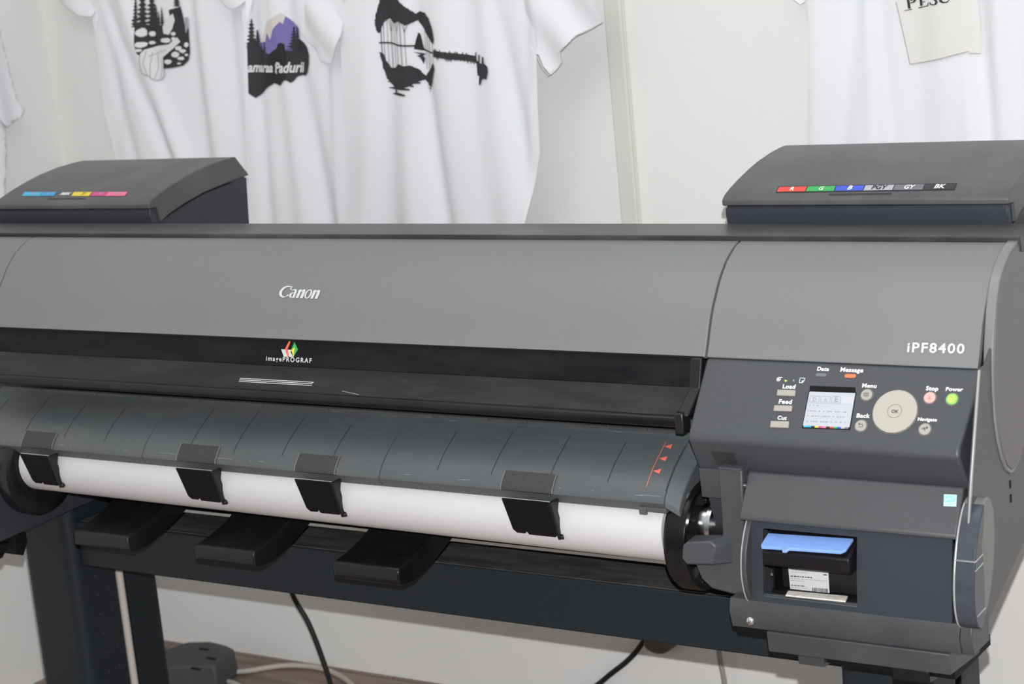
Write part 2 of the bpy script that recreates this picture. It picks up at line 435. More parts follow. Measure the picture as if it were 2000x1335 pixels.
# front cover and the two end covers
b = MB(); b.prism(shell(COVER, .010), XS1 + .0015, XS2 - .0015); fc = b.build('front_cover', GREY, PR, bevel=.0012)
b = MB(); b.prism(shell(COVER, .010), XS2 + .0015, XR); rc = b.build('right_cover', GREY, PR, bevel=.0012)
b = MB(); b.prism(shell(COVER, .010), XL + .02, XS1 - .0015); b.build('left_cover', GREY, PR, bevel=.0012)
for xs_ in (XS1, XS2):
    b = MB(); b.prism([(.17, 1.040), (.12, 1.02), (.08, .96), (.062, .93), (.09, .92), (.2, .95)], xs_ - .004, xs_ + .004)
    b.build('cover_seam', BLACKM, PR)
# top plate
b = MB(); b.prism([(.1645, 1.0572), (.1645, 1.0583), (.264, 1.0560), (.2665, 1.0545), (.2685, 1.040), (.60, .985), (.60, .975), (.17, 1.040)], XL, .405)
tp = b.build('top_plate', PLATE, PR, bevel=.001)
b = MB(); b.prism([(.1668, 1.0500), (.1668, 1.0570), (.26, 1.053), (.26, 1.048)], XL + .004, .400); b.build('plate_gap', BLACKM, PR)
# round end cap
CAP = [(.175, 1.055), (.150, 1.0515), (.130, 1.0435), (.111, 1.031), (.099, 1.019), (.090, 1.005), (.083, .990), (.076, .970), (.070, .948), (.067, .925), (.0655, .900), (.067, .868), (.073, .842), (.083, .820), (.096, .801), (.110, .7925), (.122, .7915),
       (.142, .800), (.160, .8135), (.178, .835), (.195, .862), (.210, .895), (.220, .930), (.224, .962), (.222, .995), (.214, 1.022), (.200, 1.042)]
cc = (.140, .925)
def shrink(P, k, c=cc): return [(c[0] + (y - c[0]) * k, c[1] + (z - c[1]) * k) for y, z in P]
b = MB(); b.prism(CAP, XR + .001, .402); cap = b.build('side_cap', GREYCAP, PR, bevel=.0015)
b = MB(); b.prism(shrink(CAP, .965), .4005, .4032); b.build('cap_disc', CAPFACE, cap, bevel=.001)
# right side wall of the machine
b = MB(); SIDE = [(.050, .935), (.029, .934), (.010, .880), (-.010, .823), (-.0285, .764), (-.020, .757), (-.018, .665), (-.030, .655), (-.030, .625), (.118, .683), (.30, .752), (.60, .80), (.61, 1.03), (.20, 1.04)]
b.prism(SIDE, .3962, .3995)
sw = b.build('side_panel', mat('side_grey_plastic', (0.085, 0.085, 0.087), .42, .4, var=.06, vscale=8, bump=.08, bscale=1500), PR, bevel=.001)
b = MB(); b.prism([(.031, .9345), (.027, .9345), (-.0125, .823), (-.0305, .763), (-.026, .762), (-.008, .823)], .3983, .4006); b.build('silver_edge', EDGE, sw, bevel=.0008)
for (y, z) in ((.110, .775), (.110, .758)):
    b = MB(); b.prism([(y, z), (y + .004, z), (y + .004, z + .009), (y, z + .009)], .399, .4003); b.build('side_slot', BLACKM, sw)

# ---- smoked window below the cover
WP = [(.0560, .9295), (.0455, .8935), (.036, .8845), (.024, .8745), (.013, .8670)]
b = MB(); b.prism([WP[0], WP[1], (.075, .890), (.075, .930)], XS1, .036); w1 = b.build('window_upper', WINDOW, PR, bevel=.0006)
b = MB(); b.prism([WP[1], WP[2], WP[3], WP[4], (.013, .861), (.07, .870), (.075, .889)], XS1, .0335); w2 = b.build('window_lower', WINDOW2, PR, bevel=.0008)
b = MB(); b.lathe_x([(XS1, .0074), (.032, .0074)], .0135, .8588, 24); b.build('window_bar', GLOSS, PR)
b = MB(); b.box(.028, .040, .002, .022, .846, .872); b.prism([(.004, .868), (.02, .866), (.05, .893), (.058, .929), (.05, .929), (.040, .893)], .030, .046)
b.build('window_hinge', BLACK, PR, bevel=.002)
b = MB(); b.prism([(.0575, .9305), (.0525, .9305), (.0515, .9285), (.0565, .9275)], XS1, .046); b.build('window_seal', BLACKM, PR)
# emblem and lettering on the window
a = Art(Surf(WP))
def L(x, y): return (500 + x / 5.5636, 540 + y / 5.5625)
a.poly([L(275, 787), L(318, 790), L(348, 872), L(303, 868)], SILVER)
a.poly([L(345, 792), L(385, 795), L(378, 820), L(407, 874), L(365, 872), L(345, 820)], SILVER)
a.poly([L(362, 700), L(380, 706), L(345, 788), L(318, 784)], lm('orange'), .0006)
a.poly([L(318, 786), L(347, 790), L(364, 868), L(345, 872), L(338, 830)], lm('orange'), .0006)
a.poly([L(420, 708), L(458, 790), L(410, 872), L(385, 795)], lm('green'), .0005)
a.poly([L(385, 795), L(425, 765), L(410, 872)], lm('yellow'), .0006)
a.text('imagePROGRAF', L(110, 910), L(606, 936), SILVER, space=1.3, bold=.02, hk=.92)
a.build('window_emblem', w1)
a = Art(Surf(WP))
for k in range(3):
    y0 = 738.5 + k * 3.1; y1 = 746.5 + k * 3.1
    a.line([(469 - k * 1.2, y0), (613 - k * 2, y1)], .0011, SILVER)
a.build('stripe_marks', w2)
a = Art(Surf(WP)); a.line([(668, 763.5), (702, 771)], .0012, WORN); a.build('scratch', w2)
# ---- the maker's name on the front cover
a = Art(Surf(COVER))
def ring(cx, cy, rx, ry, tx, ty, a0, a1, n=22):
    o_ = []; i_ = []
    for k in range(n + 1):
        t = math.radians(a0 + (a1 - a0) * k / n)
        o_.append((cx + rx * math.cos(t), cy + ry * math.sin(t))); i_.append((cx + tx + (rx - .23) * math.cos(t), cy + (ry - ty) * math.sin(t)))
    return o_ + i_[::-1]
glyph = []   # in units of the lower-case height
def G(p, dx): glyph.append([(x + dx + y * .16, y) for x, y in p])
G(ring(.82, .66, .82, .68, .14, .12, 42, 322), 0)                      # C
G([(1.15, 1.28), (1.42, 1.30), (1.46, .88), (1.36, .88), (1.25, 1.08)], 0)
G([(1.28, .34), (1.44, .40), (1.22, .08), (1.0, .02)], 0)
G(ring(.38, .30, .38, .30, .07, .08, 0, 360), 1.50)                  # a
G([(.52, .75), (.80, .78), (.86, 0), (.52, 0)], 1.50); G([(.10, .74), (.12, .92), (.42, 1.0), (.72, .92), (.80, .70), (.52, .68), (.42, .86), (.26, .84)], 1.50)
for dx in (2.50, 4.48):                                             # n
    G([(0, .92), (.36, 1.0), (.36, 0), (.0, 0)], dx); G([(.36, .80), (.62, 1.0), (.86, .96), (.95, .78), (.95, 0), (.58, 0), (.58, .74), (.46, .76), (.36, .66)], dx)
G(ring(.46, .50, .46, .52, .0, .10, 0, 360), 3.52)
vs = []; fs = []
for g in glyph:
    _, t = tri2(g); o0 = len(vs); vs += g; fs += [tuple(i + o0 for i in f) for f in t]
a.text('', (544, 580.5), (622.5, 583.8), SILVER, .0012, tris=(vs, fs), hk=1.0)
a.build('maker_name', fc)
a = Art(Surf(COVER)); a.text('iPF8400', (1772, 687), (1883, 690), WHITE, .0006, bold=.012, hk=.86, space=1.18); a.build('model_name', rc)

# ---- operation panel
PF = [(.0525, .9285), (.0100, .8740), (-.0060, .8535), (-.0095, .8470), (-.0100, .8420), (.0065, .8035), (.012, .797)]
PPL = [(.0525, .9285), (-.0060, .8535)]
b = MB(); b.prism([(.0525, .9285), (-.0050, .8548), (-.0085, .8495), (-.0100, .8435), (.0120, .8025), (.015, .799), (.10, .799), (.11, .925)], .051, .3855)
b.v = [(x if x < .2 else .3955 - .0100 * max(0, min(1, (.9285 - z) / .075)) + .004 * max(0, min(1, (.852 - z) / .045)), y, z) for x, y, z in b.v]
op = b.build('operation_panel', PANEL, PR, bevel=.0035, seg=3)
def Z(x, y): return (1480 + x / 4.762, 700 + y / 4.762)
P = Surf(PPL)
a = Art(P)
for txt, l, r in (('Data', (552, 112), (662, 116)), ('Message', (768, 121), (980, 129)), ('Load', (230, 277), (348, 281)), ('Feed', (195, 418), (315, 423)), ('Cut', (182, 566), (268, 571)),
                  ('Menu', (970, 268), (1103, 273)), ('Back', (918, 548), (1042, 553)), ('Stop', (1563, 294), (1678, 300)), ('Power', (1748, 300), (1908, 306)), ('Navigate', (1488, 577), (1666, 585))):
    a.text(txt, Z(*l), Z(*r), WHITE, bold=.03, hk=.92, space=1.06)
a.disc(1521.0, 740.5, .0026, WHITE, r0=.0019, n=18); a.disc(1521.0, 740.5, .0012, WHITE)
a.line([(1521.5, 736.6), (1528.5, 737.0)], .0007, WHITE)
a.line([Z(395, 180), Z(440, 182), Z(430, 210), Z(415, 226), Z(388, 224), Z(395, 180)], .0006, WHITE); a.poly([Z(432, 206), Z(412, 206), Z(408, 228)], WHITE)
a.poly([Z(250, 195), Z(280, 207), Z(255, 218)], mat('green_lamp', (0.45, 0.6, 0.05), emit=(0.5, 0.7, 0.05), es=.3)); a.poly([Z(328, 192), Z(345, 204), Z(330, 214)], INKG)
a.build('panel_lettering', op)
def pill(x0, x1, y, name, m_):
    a = Art(P); u0, v0 = P.uv(x0, y); u1, v1 = P.uv(x1, y + .4); h = .0022
    pts = [(u0 + h * math.cos(t), v0 + h * math.sin(t)) for t in [math.pi / 2 + math.pi * k / 8 for k in range(9)]] + [(u1 + h * math.cos(t), v1 + h * math.sin(t)) for t in [-math.pi / 2 + math.pi * k / 8 for k in range(9)]]
    a.poly_uv(pts, m_, .0006); return a.build(name, op)
pill(1597, 1611, 732, 'data_lamp', mat('unlit_lamp', (.13, .14, .15), .4))
pill(1653.5, 1668.5, 733.8, 'message_lamp', mat('red_lamp', (0.9, 0.12, 0.05), emit=(1.0, 0.13, 0.05), es=.75))
# raised keys
def key(corners, name, h=.0022, m_=BTN):
    mb = MB(); uv = [P.uv(*c) for c in corners]; n = len(uv)
    mb.add([P.pt(u, v, -.001) for u, v in uv] + [P.pt(u, v, h) for u, v in uv], [(i, (i + 1) % n, n + (i + 1) % n, n + i) for i in range(n)] + [tuple(range(n))[::-1], tuple(range(n, 2 * n))])
    return mb.build(name, m_, op, bevel=.0006)
for (x0, y0, x1, y1, dx) in ((1519.5, 761.5, 1555, 774, -1.6), (1513.3, 791.8, 1548.5, 804, -1.6), (1506.6, 822.5, 1542.3, 836, -1.6)):
    key([(x0, y0), (x1, y0 + 1.0), (x1 + dx, y1), (x0 + dx, y1 - 1.0)], 'key')
def rkey(cx, cy, r, name, m_, h=.002, sym=None):
    u, v = P.uv(cx, cy); mb = MB(); n = 28
    ringp = [(u + r * math.cos(2 * math.pi * k / n), v + r * math.sin(2 * math.pi * k / n)) for k in range(n)]
    mb.add([P.pt(x, y, -.001) for x, y in ringp] + [P.pt(x, y, h) for x, y in ringp], [(i, (i + 1) % n, n + (i + 1) % n, n + i) for i in range(n)] + [tuple(range(n))[::-1], tuple(range(n, 2 * n))])
    o = mb.build(name, m_, op, bevel=.0005)
    a = Art(P); a.disc(cx, cy, r + .0013, CAPFACE, .0003, r0=r * 1.01)
    if sym: sym(a, cx, cy, h + .0003)
    a.build(name + '_mark', o)
    return o
R0 = .0068
def s_menu(a, x, y, e):
    a.line([(x - 4.5, y - 3), (x + 4, y - 3), (x + 3.3, y + 3.4), (x - 5, y + 3.2), (x - 4.5, y - 3)], .0005, INK, e)
    for k in (-1, 1): a.line([(x - 3, y + k), (x + 2.5, y + k)], .0005, INK, e)
def s_back(a, x, y, e):
    a.line([(x - 2, y - 2.5), (x + 3, y - 2), (x + 4.5, y), (x + 3, y + 3), (x - 4, y + 3)], .0006, INK, e); a.poly([(x - 4.5, y - 2.5), (x - 1.5, y - 5), (x - 2, y)], INK, e)
def s_nav(a, x, y, e):
    a.line([(x - 6, y), (x + 6, y - 1.5)], .0007, INK, e); a.line([(x - 3, y - 1), (x + 1, y - 3)], .0006, INK, e); a.line([(x, y), (x + .5, y + 4)], .0007, INK, e); a.poly([(x + 3.5, y - 5), (x + 7, y - 3), (x + 3, y - .5)], INK, e)
def s_stop(a, x, y, e): a.poly([(x - 2.6, y + 3.2), (x + .2, y - 3), (x + 3, y + 3.4)], lm('pink'), e)
def s_pow(a, x, y, e): a.disc(x, y, .0044, mat('lit_green', (0.45, .9, 0.1), emit=(.35, .85, .05), es=.55), e); a.line([(x + .3, y - 4), (x, y)], .0006, lm('green'), e + .0003); a.disc(x, y, .0026, lm('green'), e + .0003, r0=.0020)
rkey(1693.5, 771.4, R0, 'menu_button', BTN, sym=s_menu)
rkey(1682, 831.7, R0, 'back_button', BTN, sym=s_back)
rkey(1807, 838.6, R0, 'navigate_button', BTN, sym=s_nav)
rkey(1816.6, 777, R0, 'stop_button', mat('rose_button', (0.55, 0.36, 0.32), 0.4), sym=s_stop)
rkey(1860, 779.8, R0, 'power_button', mat('green_button', (0.22, 0.50, 0.12), 0.4), sym=s_pow)
def s_ok(a, x, y, e):
    a.disc(x, y, .0085, CAPFACE, e, r0=.0080); a.text('OK', (x - 6.6, y + 3.2), (x + 7, y + 4), INK, e + .0002, bold=.02)
rkey(1749, 804.4, .0262, 'selector_disc', BTNB, h=.0028, sym=s_ok)
# display
b = MB(); SC = [(1580.5, 752), (1671.5, 755), (1672, 766.5), (1660, 839), (1566.5, 835.5), (1581, 763.5)]
a = Art(P); a.poly([(1581.5, 753), (1670.5, 756), (1671.5, 767.2), (1581.3, 764)], BLACKM, .0003); a.poly([(1579.8, 763), (1673, 766), (1660.5, 839.5), (1566, 836)], BLACKM, .0003)
a.build('display', op)
a = Art(P); SCR = mat('lit_screen', (0.34, 0.36, 0.39), 0.3, emit=(.60, .65, .72), es=.22); SCG = mat('screen_grey', (0.4, 0.4, 0.45), 0.3, emit=(.3, .3, .36), es=.35); SCL = mat('screen_line', (0.20, 0.21, 0.24), 0.3, emit=(.3, .3, .33), es=.15)
def SQ(u, v):   # 0..1 over the screen
    x0 = 1581.5 + (1567.8 - 1581.5) * v; x1 = 1671 + (1659 - 1671) * v; y0 = 764.7 + (834 - 764.7) * v; y1 = 767.6 + (837.5 - 767.6) * v
    return (x0 + (x1 - x0) * u, y0 + (y1 - y0) * u)
def sr(u0, v0, u1, v1, m_, e): a.poly([SQ(u0, v0), SQ(u1, v0), SQ(u1, v1), SQ(u0, v1)], m_, e)
sr(0, 0, 1, .955, SCR, .0006)
for k in range(4):
    u0 = .04 + k * .235
    if k == 3: sr(u0 - .005, .12, .985, .30, SCG, .0008)
    else:
        for q in ((u0, .12), (u0 + .20, .12)): a.line([SQ(*q), SQ(q[0] + .0, .28)], .0004, SCL, .0008)
        a.line([SQ(u0, .12), SQ(u0 + .2, .12)], .0004, SCL, .0008); a.line([SQ(u0, .28), SQ(u0 + .2, .28)], .0004, SCL, .0008)
        a.text('DAE'[k], SQ(u0 + .07, .26), SQ(u0 + .14, .26), SCL, .0009)
a.line([SQ(.02, .32), SQ(.74, .32)], .0003, SCL, .0008)
rr = random.Random(3)
for row, v in enumerate((.38, .54, .68, .83)):
    u = .05
    while u < (.25 if row == 0 else .9):
        w = rr.uniform(.02, .05); a.line([SQ(u, v), SQ(u + w, v)], .0011, SCL, .0008); u += w + rr.choice((.012, .02, .06))
for k, c in enumerate(['palecyan', 'cyan', 'black', 'yellow', 'magenta', 'pink', 'black', 'red', 'green', 'blue', 'palegrey', 'grey']):
    sr(.02 + k * .08, .957, .02 + (k + 1) * .08, 1.0, lm(c), .0007)
a.build('lit_screen', op)

# ---- lower right housing
b = MB(); b.prism([(.002, .806), (-.0295, .7600), (-.0290, .7555), (.05, .755), (.05, .806)], .122, .3855)
fa = b.build('fascia', FASCIA, PR, bevel=.0018)
FAP = [(.002, .806), (-.0295, .7600)]
a = Art(Surf(FAP)); CY = mat('cyan_sticker', (0.25, 0.62, 0.72), 0.4); CY2 = mat('pale_cyan_sticker', (0.50, 0.80, 0.85), 0.4)
a.poly([(1844, 965), (1869, 966), (1868, 989), (1843, 988)], CY2, .0005); a.poly([(1846, 967), (1867, 968), (1866, 980), (1845, 981)], CY, .0007)
a.line([(1847, 978), (1852, 973), (1859, 975), (1866, 969)], .0013, CY2, .0009); a.line([(1849, 984.5), (1863, 985)], .0012, CY, .0009)
a.build('energy_sticker', fa)
LOWP = [(-.0200, .7565), (-.0290, .7050), (-.0335, .6600)]
def lowy(z): return prof_y(LOWP, z)
def prof_y(prof, z):
    for a_, c_ in zip(prof[:-1], prof[1:]):
        if (a_[1] - z) * (c_[1] - z) <= 0: return a_[0] + (c_[0] - a_[0]) * (z - a_[1]) / (c_[1] - a_[1])
    return prof[0][0]
b = MB()
OX0, OX1, OZ0, OZ1 = .1480, .2655, .6680, .7460
def lowslab(x0, x1, z0, z1):
    zs = sorted({z0, z1} | ({.705} if z0 < .705 < z1 else set()))
    b.prism([(lowy(z), z) for z in zs] + [(lowy(z) + .004, z) for z in zs[::-1]], x0, x1)
lowslab(.1335, OX0, .660, .7565); lowslab(OX1, .3780, .660, .7565); lowslab(OX0, OX1, OZ1, .7565); lowslab(OX0, OX1, .660, OZ0)
lc = b.build('cartridge_cover', BLUED, PR)
b = MB(); b.box(OX0 - .002, OX1 + .002, .060, .062, .655, .76); b.box(OX0 - .002, OX0, .0, .06, .655, .76); b.box(OX1, OX1 + .002, .0, .06, .655, .76)
b.box(OX0, OX1, -.01, .06, .655, .6665); b.box(OX0, OX1, -.01, .06, .748, .756)
b.build('cartridge_bay', BLACKM, PR)
b = MB(); b.prism([(-.031, OZ0 + .001), (-.034, OZ0 - .002), (-.028, OZ0 - .003), (-.027, OZ0 + .001)], OX0, OX1); b.build('bay_sill', DARK, PR, bevel=.0005)
# crescent shaped rims of the cover
b = MB(); cres = [(-.018, .758), (-.030, .742), (-.040, .722), (-.0445, .700), (-.0430, .680), (-.036, .662), (-.024, .652), (.02, .652), (.02, .757)]
b.prism(cres, .1275, .1335); cr_ = b.build('cover_rim', DARK, PR, bevel=.001)
b = MB(); b.tube([(.1275, y - .0004, z) for y, z in cres[:7]], .0009, 8); b.build('rim_edge', EDGE, cr_)
b = MB(); b.prism([(y * .80 - .001, z) for y, z in cres], .3835, .3895); b.build('cover_rim', FASCIA, PR, bevel=.001)
# damaged round cover on the right corner
el = [(-.013 + .034 * math.cos(t) + .019 * math.sin(t), .728 + .068 * math.sin(t)) for t in [2 * math.pi * k / 48 for k in range(48)]]
b = MB(); b.prism(el, .3865, .4105)
lcap = b.build('corner_cap', mat('corner_cap_plastic', (0.17, 0.17, 0.165), .42, var=.06, vscale=25), PR, bevel=.002)
CRACK = mat('cracked_clear_plastic', (0.045, 0.053, 0.066), .25, .4, var=.12, vscale=60)
b = MB(); front = [(-.014 + .035 * math.cos(t) + .019 * math.sin(t), .728 + .070 * math.sin(t)) for t in [math.pi * .62 + math.pi * .88 * k / 20 for k in range(21)]]
b.prism(front + [(-.024, .664), (-.021, .69), (-.019, .72), (-.022, .75), (-.014, .77)], .3900, .4125)
ck = b.build('cracked_cover', CRACK, PR, bevel=.0012)
b = MB()
for z in (.738, .728, .676): b.prism([(y, zz) for y, zz in [(-.0475, z), (-.0485, z + .0012), (-.022, z + .0030), (-.021, z + .001)]], .3900, .4130)
b.tube([(.3900, y - .0006, z) for y, z in front], .0011, 8)
b.build('broken_edge', EDGE, ck, bevel=.0004)
# lower lip
b = MB(); b.prism([(.05, .6595), (-.0330, .6597), (-.0375, .6440), (-.0320, .6238), (.05, .6235)], .1040, .3865)
ll = b.build('bottom_cover', DARK, PR, bevel=.0007)
b = MB(); b.prism([(.02, .6590), (-.032, .6590), (-.0370, .6435), (-.031, .6240), (.02, .6235)], .3868, .4005); b.build('corner_piece', DARK, PR, bevel=.0012)
b = MB()
sx = atY(1465, 1213, -.0365); n = 16
vs = []; 
for j in range(5):
    for k in range(n):
        t = 2 * math.pi * k / n; r = .0060 * math.cos(j * math.pi / 9); vs.append((sx.x + r * math.cos(t), -.0345 - .0045 * math.sin(j * math.pi / 9), sx.z + r * math.sin(t)))
b.add(vs, [(j * n + k, j * n + (k + 1) % n, (j + 1) * n + (k + 1) % n, (j + 1) * n + k) for j in range(4) for k in range(n)] + [tuple(range(4 * n, 5 * n))])
b.box(sx.x - .004, sx.x + .004, -.0398, -.0385, sx.z - .0006, sx.z + .0006); b.box(sx.x - .0006, sx.x + .0006, -.0398, -.0385, sx.z - .004, sx.z + .004)
b.build('screw', CHROME, ll)
b = MB(); b.prism([(.06, .6235), (-.036, .6235), (-.034, .598), (.06, .590)], .1500, .3735); b.build('drip_box', DARK, PR, bevel=.0012)
b = MB(); b.prism([(.10, .622), (-.018, .622), (-.016, .612), (.10, .60)], .1020, .1500); b.prism([(.10, .598), (-.018, .598), (-.016, .586), (.10, .585)], .1520, .372); b.build('base_recess', BLACKM, PR)
b = MB(); b.prism([(.0, .596), (-.026, .596), (-.024, .583), (.0, .580)], .183, .216); b.build('latch', DARK, PR, bevel=.0015)
b = MB(); b.prism([(.0, .596), (-.026, .596), (-.025, .580), (.0, .577)], .300, .3445); b.build('latch', GLOSS, PR, bevel=.002)
# ---- inner faces left of the housing and the roll bracket
b = MB(); b.prism([(.010, .803), (.0125, .766), (.06, .752), (.10, .76), (.10, .803)], .052, .121); b.build('bay_cheek', DARK, PR, bevel=.0008)
b = MB(); b.prism([(.014, .765), (.030, .715), (.06, .66), (.12, .66), (.12, .765)], .060, .121); b.build('bay_wall', TANK, PR, bevel=.0008)
def yz(px, py, y=-.012): p = atY(px, py, y); return (p.x, p.z)
b = MB(); b.prismy([yz(1403, 914), yz(1449, 918), yz(1452, 1000), yz(1457, 1160), yz(1432, 1160), yz(1390, 1149), yz(1370, 1130), yz(1357, 1098), yz(1362, 1076), yz(1405, 1070), yz(1411, 1040)], -.012, .035)
bk = b.build('roll_bracket', DARK, PR, bevel=.002)
b = MB()
kn = [yz(1348, 1055), yz(1356, 1049), yz(1400, 1046), yz(1412, 1056), yz(1404, 1092), yz(1356, 1092), yz(1346, 1080)]
kb = [yz(1352, 1048), yz(1360, 1044), yz(1412, 1044), yz(1432, 1062), yz(1434, 1100), yz(1356, 1098), yz(1348, 1084)]
vs = [(x, -.032, z) for x, z in kn] + [(x, -.010, z) for x, z in kb]
b.add(vs, [(i, (i + 1) % 7, 7 + (i + 1) % 7, 7 + i) for i in range(7)] + [tuple(range(7))[::-1], tuple(range(7, 14))])
b.build('bracket_knob', PANEL, bk, bevel=.002, seg=2)
b = MB(); b.prismy([yz(1404, 911, -.013), yz(1448, 915, -.013), yz(1448, 919, -.013), yz(1404, 915, -.013)], -.0145, .0); b.build('bracket_top', PANEL, bk, bevel=.0006)
a = Art(Surf([(-.0100, .8435), (.0120, .8025)])); a.poly([(1388, 880), (1434, 884), (1443, 911), (1401, 908)], mat('dark_patch_grey', (.030, .032, .035), .5), .0004); a.build('panel_dark_patch', op)  # flat darker rectangle laid on the panel's lower face, nothing is cut in
b = MB(); b.prismy([yz(1388, 878, -.004), yz(1434, 882, -.004), yz(1442, 910, -.004), yz(1403, 906, -.004)], .0005, .003); 
b = MB(); b.box(.112, .128, .0, .04, .752, .802); b.build('hinge_block', TANK, PR, bevel=.001)
b = MB(); b.lathe_x([(.118, .0035), (.128, .0035)], -.004, .7905, 16); b.build('hinge_pin', CHROME, PR)

# ---- paper output tray
TP = [(.098, .8370), (.074, .8215), (.060, .8130), (.045, .8045), (.030, .7955), (.016, .7850), (.005, .7745), (-.0025, .7650), (-.0042, .7615), (-.0045, .7585), (.0035, .7460)]
for x0, x1 in ((-1.25, -.8535), (-.8520, -.4235), (-.4220, .0085)):
    b = MB(); b.prism(shell(TP, .006), x0, x1)
    tr = b.build('output_tray', TRAY, PR, bevel=.0008)
# end piece of the tray with its side
b = MB(); TPL = TP[:9] + [(-.0045, .7540)]
b.prism(TPL + [(.004, .7500), (.030, .772), (.060, .792), (.098, .818)], .0090, .0285, prof2=[(y + .001, z - .010) for y, z in TPL] + [(.006, .7370), (.034, .7560), (.066, .7830), (.098, .808)]); te = b.build('tray_end', TRAY, PR, bevel=.0012)
b = MB(); b.lathe_x([(.0283, .0045), (.0290, .0045), (.0294, .003)], .022, .762, 20); b.build('side_button', CAPFACE, te)
b = MB(); b.prism([(.0, .752), (-.004, .752), (-.003, .742), (.001, .742)], -.028, -.018); b.prism([(.02, .755), (-.004, .752), (-.002, .746), (.02, .747)], -.018, .01); b.build('tray_stop', TRAY, tr, bevel=.0005)
a = Art(Surf(TP))
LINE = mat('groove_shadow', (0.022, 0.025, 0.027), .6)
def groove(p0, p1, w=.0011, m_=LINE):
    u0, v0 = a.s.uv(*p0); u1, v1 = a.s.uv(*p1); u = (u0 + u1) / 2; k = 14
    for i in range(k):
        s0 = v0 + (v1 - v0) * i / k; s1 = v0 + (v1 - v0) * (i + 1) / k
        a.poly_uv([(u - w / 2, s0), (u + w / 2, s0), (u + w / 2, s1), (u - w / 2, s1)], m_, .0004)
def Tp(x, y): return (650 + x / 2.67, 600 + y / 2.67)
for p0, p1 in ((Tp(95, 615), Tp(0, 790)), (Tp(655, 650), Tp(535, 850)), (Tp(940, 650), Tp(825, 870)), (Tp(1240, 670), Tp(1130, 890)), (Tp(1520, 700), Tp(1445, 910)),
               ((17, 780), (0, 800)), ((97, 777), (48, 842)), ((170, 790), (123, 852)), ((250, 795), (200, 862)), ((418, 797), (372, 874)), ((503, 804), (458, 883)), ((594, 814), (552, 890)), ((1340, 872), (1298, 960))):
    groove(p0, p1)
a.build('tray_grooves', tr)
# red paper alignment marks
a = Art(Surf(TP)); OR = lm('orange')
def Mk(x, y): return (1220 + x / 7.417, 840 + y / 7.417)
MARK = mat('salmon_mark', (0.75, 0.16, 0.11), .5)
u0, v0 = a.s.uv(*Mk(600, 170)); u1, v1 = a.s.uv(*Mk(318, 820))
for i in range(16):
    s0 = v0 + (v1 - v0) * i / 16; s1 = v0 + (v1 - v0) * (i + 1) / 16; uu = lambda t: u0 + (u1 - u0) * t / 16
    a.poly_uv([(uu(i) - .0004, s0), (uu(i) + .0004, s0), (uu(i + 1) + .0004, s1), (uu(i + 1) - .0004, s1)], MARK, .0006)
for (p, q, r_) in (((580, 235), (695, 205), (668, 272)), ((498, 410), (622, 380), (590, 450)), ((415, 592), (535, 560), (505, 632))): a.poly([Mk(*p), Mk(*q), Mk(*r_)], MARK, .0006)
a.build('alignment_marks', tr)
# a fine crease where the tray bends
a_c = Art(Surf(TP)); a_c.poly_uv([(-1.34, .0270), (.008, .0270), (.008, .0276), (-1.34, .0276)], mat('crease_grey', (.13, .135, .14), .5), .0003); a_c.build('tray_crease', tr)
# worn scratches along the front edge
a = Art(Surf(TP)); rr = random.Random(11)
for k in range(44):
    x = rr.uniform(-1.3, 0.0); l = rr.choice((.003, .006, .012, .03)); s = .1225 + rr.uniform(-.0012, .0006)
    a.poly_uv([(x, s), (x + l, s), (x + l, s + .0008), (x, s + .0008)], WORN, .0005)
for k in range(26):
    x = rr.uniform(-1.3, 0.0); l = rr.choice((.002, .002, .005, .012)); s = .0245 + rr.uniform(-.002, .004)
    a.poly_uv([(x, s), (x + l, s), (x + l, s + .0007), (x, s + .0007)], WORN, .0005)
a.build('wear_marks', tr)
b = MB(); x = -1.34
rr = random.Random(5)
while x < .0:
    w = rr.choice((.06, .09, .12)); b.prism([(.0772, .8230), (.0772, .8272), (.0800, .8290), (.0830, .8265)], x, min(x + w - .004, .015)); x += w
b.build('paper_guide_rib', DARK, PR, bevel=.0004)
# clips hanging from the tray edge
def clip(xl, xr):
    TC = [(.0105, .7800)] + TP[6:10]
    root = MB(); root.prism([(y - .0014, z + .0006) for y, z in TC] + [(.004, .7515), (.006, .77), (.012, .779)], xl, xr - .002)
    s = root.build('tray_clip', STRAP, PR, bevel=.0004)
    pr = [(y - .0019, z + .0009) for y, z in TC]
    for x in (xl - .0004, xr - .0024):
        o_ = MB(); o_.prism(pr + [(y + .001, z) for y, z in pr[::-1]], x, x + .0008); o_.build('clip_edge', WORN, s)
    w = xr - xl; bz = .7010
    k_ = MB()
    n0 = len(k_.v); k_.prismy([(xl + .004, .7525), (xr - .006, .7525), (xr - .006, bz + .004), (xr - .010, bz), (xl + .030, bz), (xl + .027, bz + .005), (xl + .024, bz + .001), (xl + .012, bz + .001), (xl + .007, bz + .006)], -.0195, -.0170)
    k_.v[n0:] = [(x + .005, y + (.7525 - z) * .32, z) for x, y, z in k_.v[n0:]]
    k_.build('clip_plate', BLACKM, s, bevel=.0006)
    k_ = MB(); yy = -.0095
    k_.prism([(-.0195, .7525), (.001, .7525), (-.0035, .737), (.0005, .720), (.0030, .7060), (.0005, .6990), (-.0040, .6985), (-.0065, .7050), (-.0095, .7180)], xr - .0005, xr + .0035)
    k_.lathe_x([(xr - .0005, .0036), (xr + .0065, .0036)], -.0010, .7022, 14)
    k_.build('clip_arm', BLACK, s, bevel=.0008)
def tray_x(px, py):
    return on_profile(px, py, TP)[0]
for (l, r_) in (((43, 866), (105, 873)), ((347, 890), (424, 899)), ((577, 920), (657, 924)), ((979, 952), (1082, 962))):
    clip(tray_x(*l), tray_x(*r_))

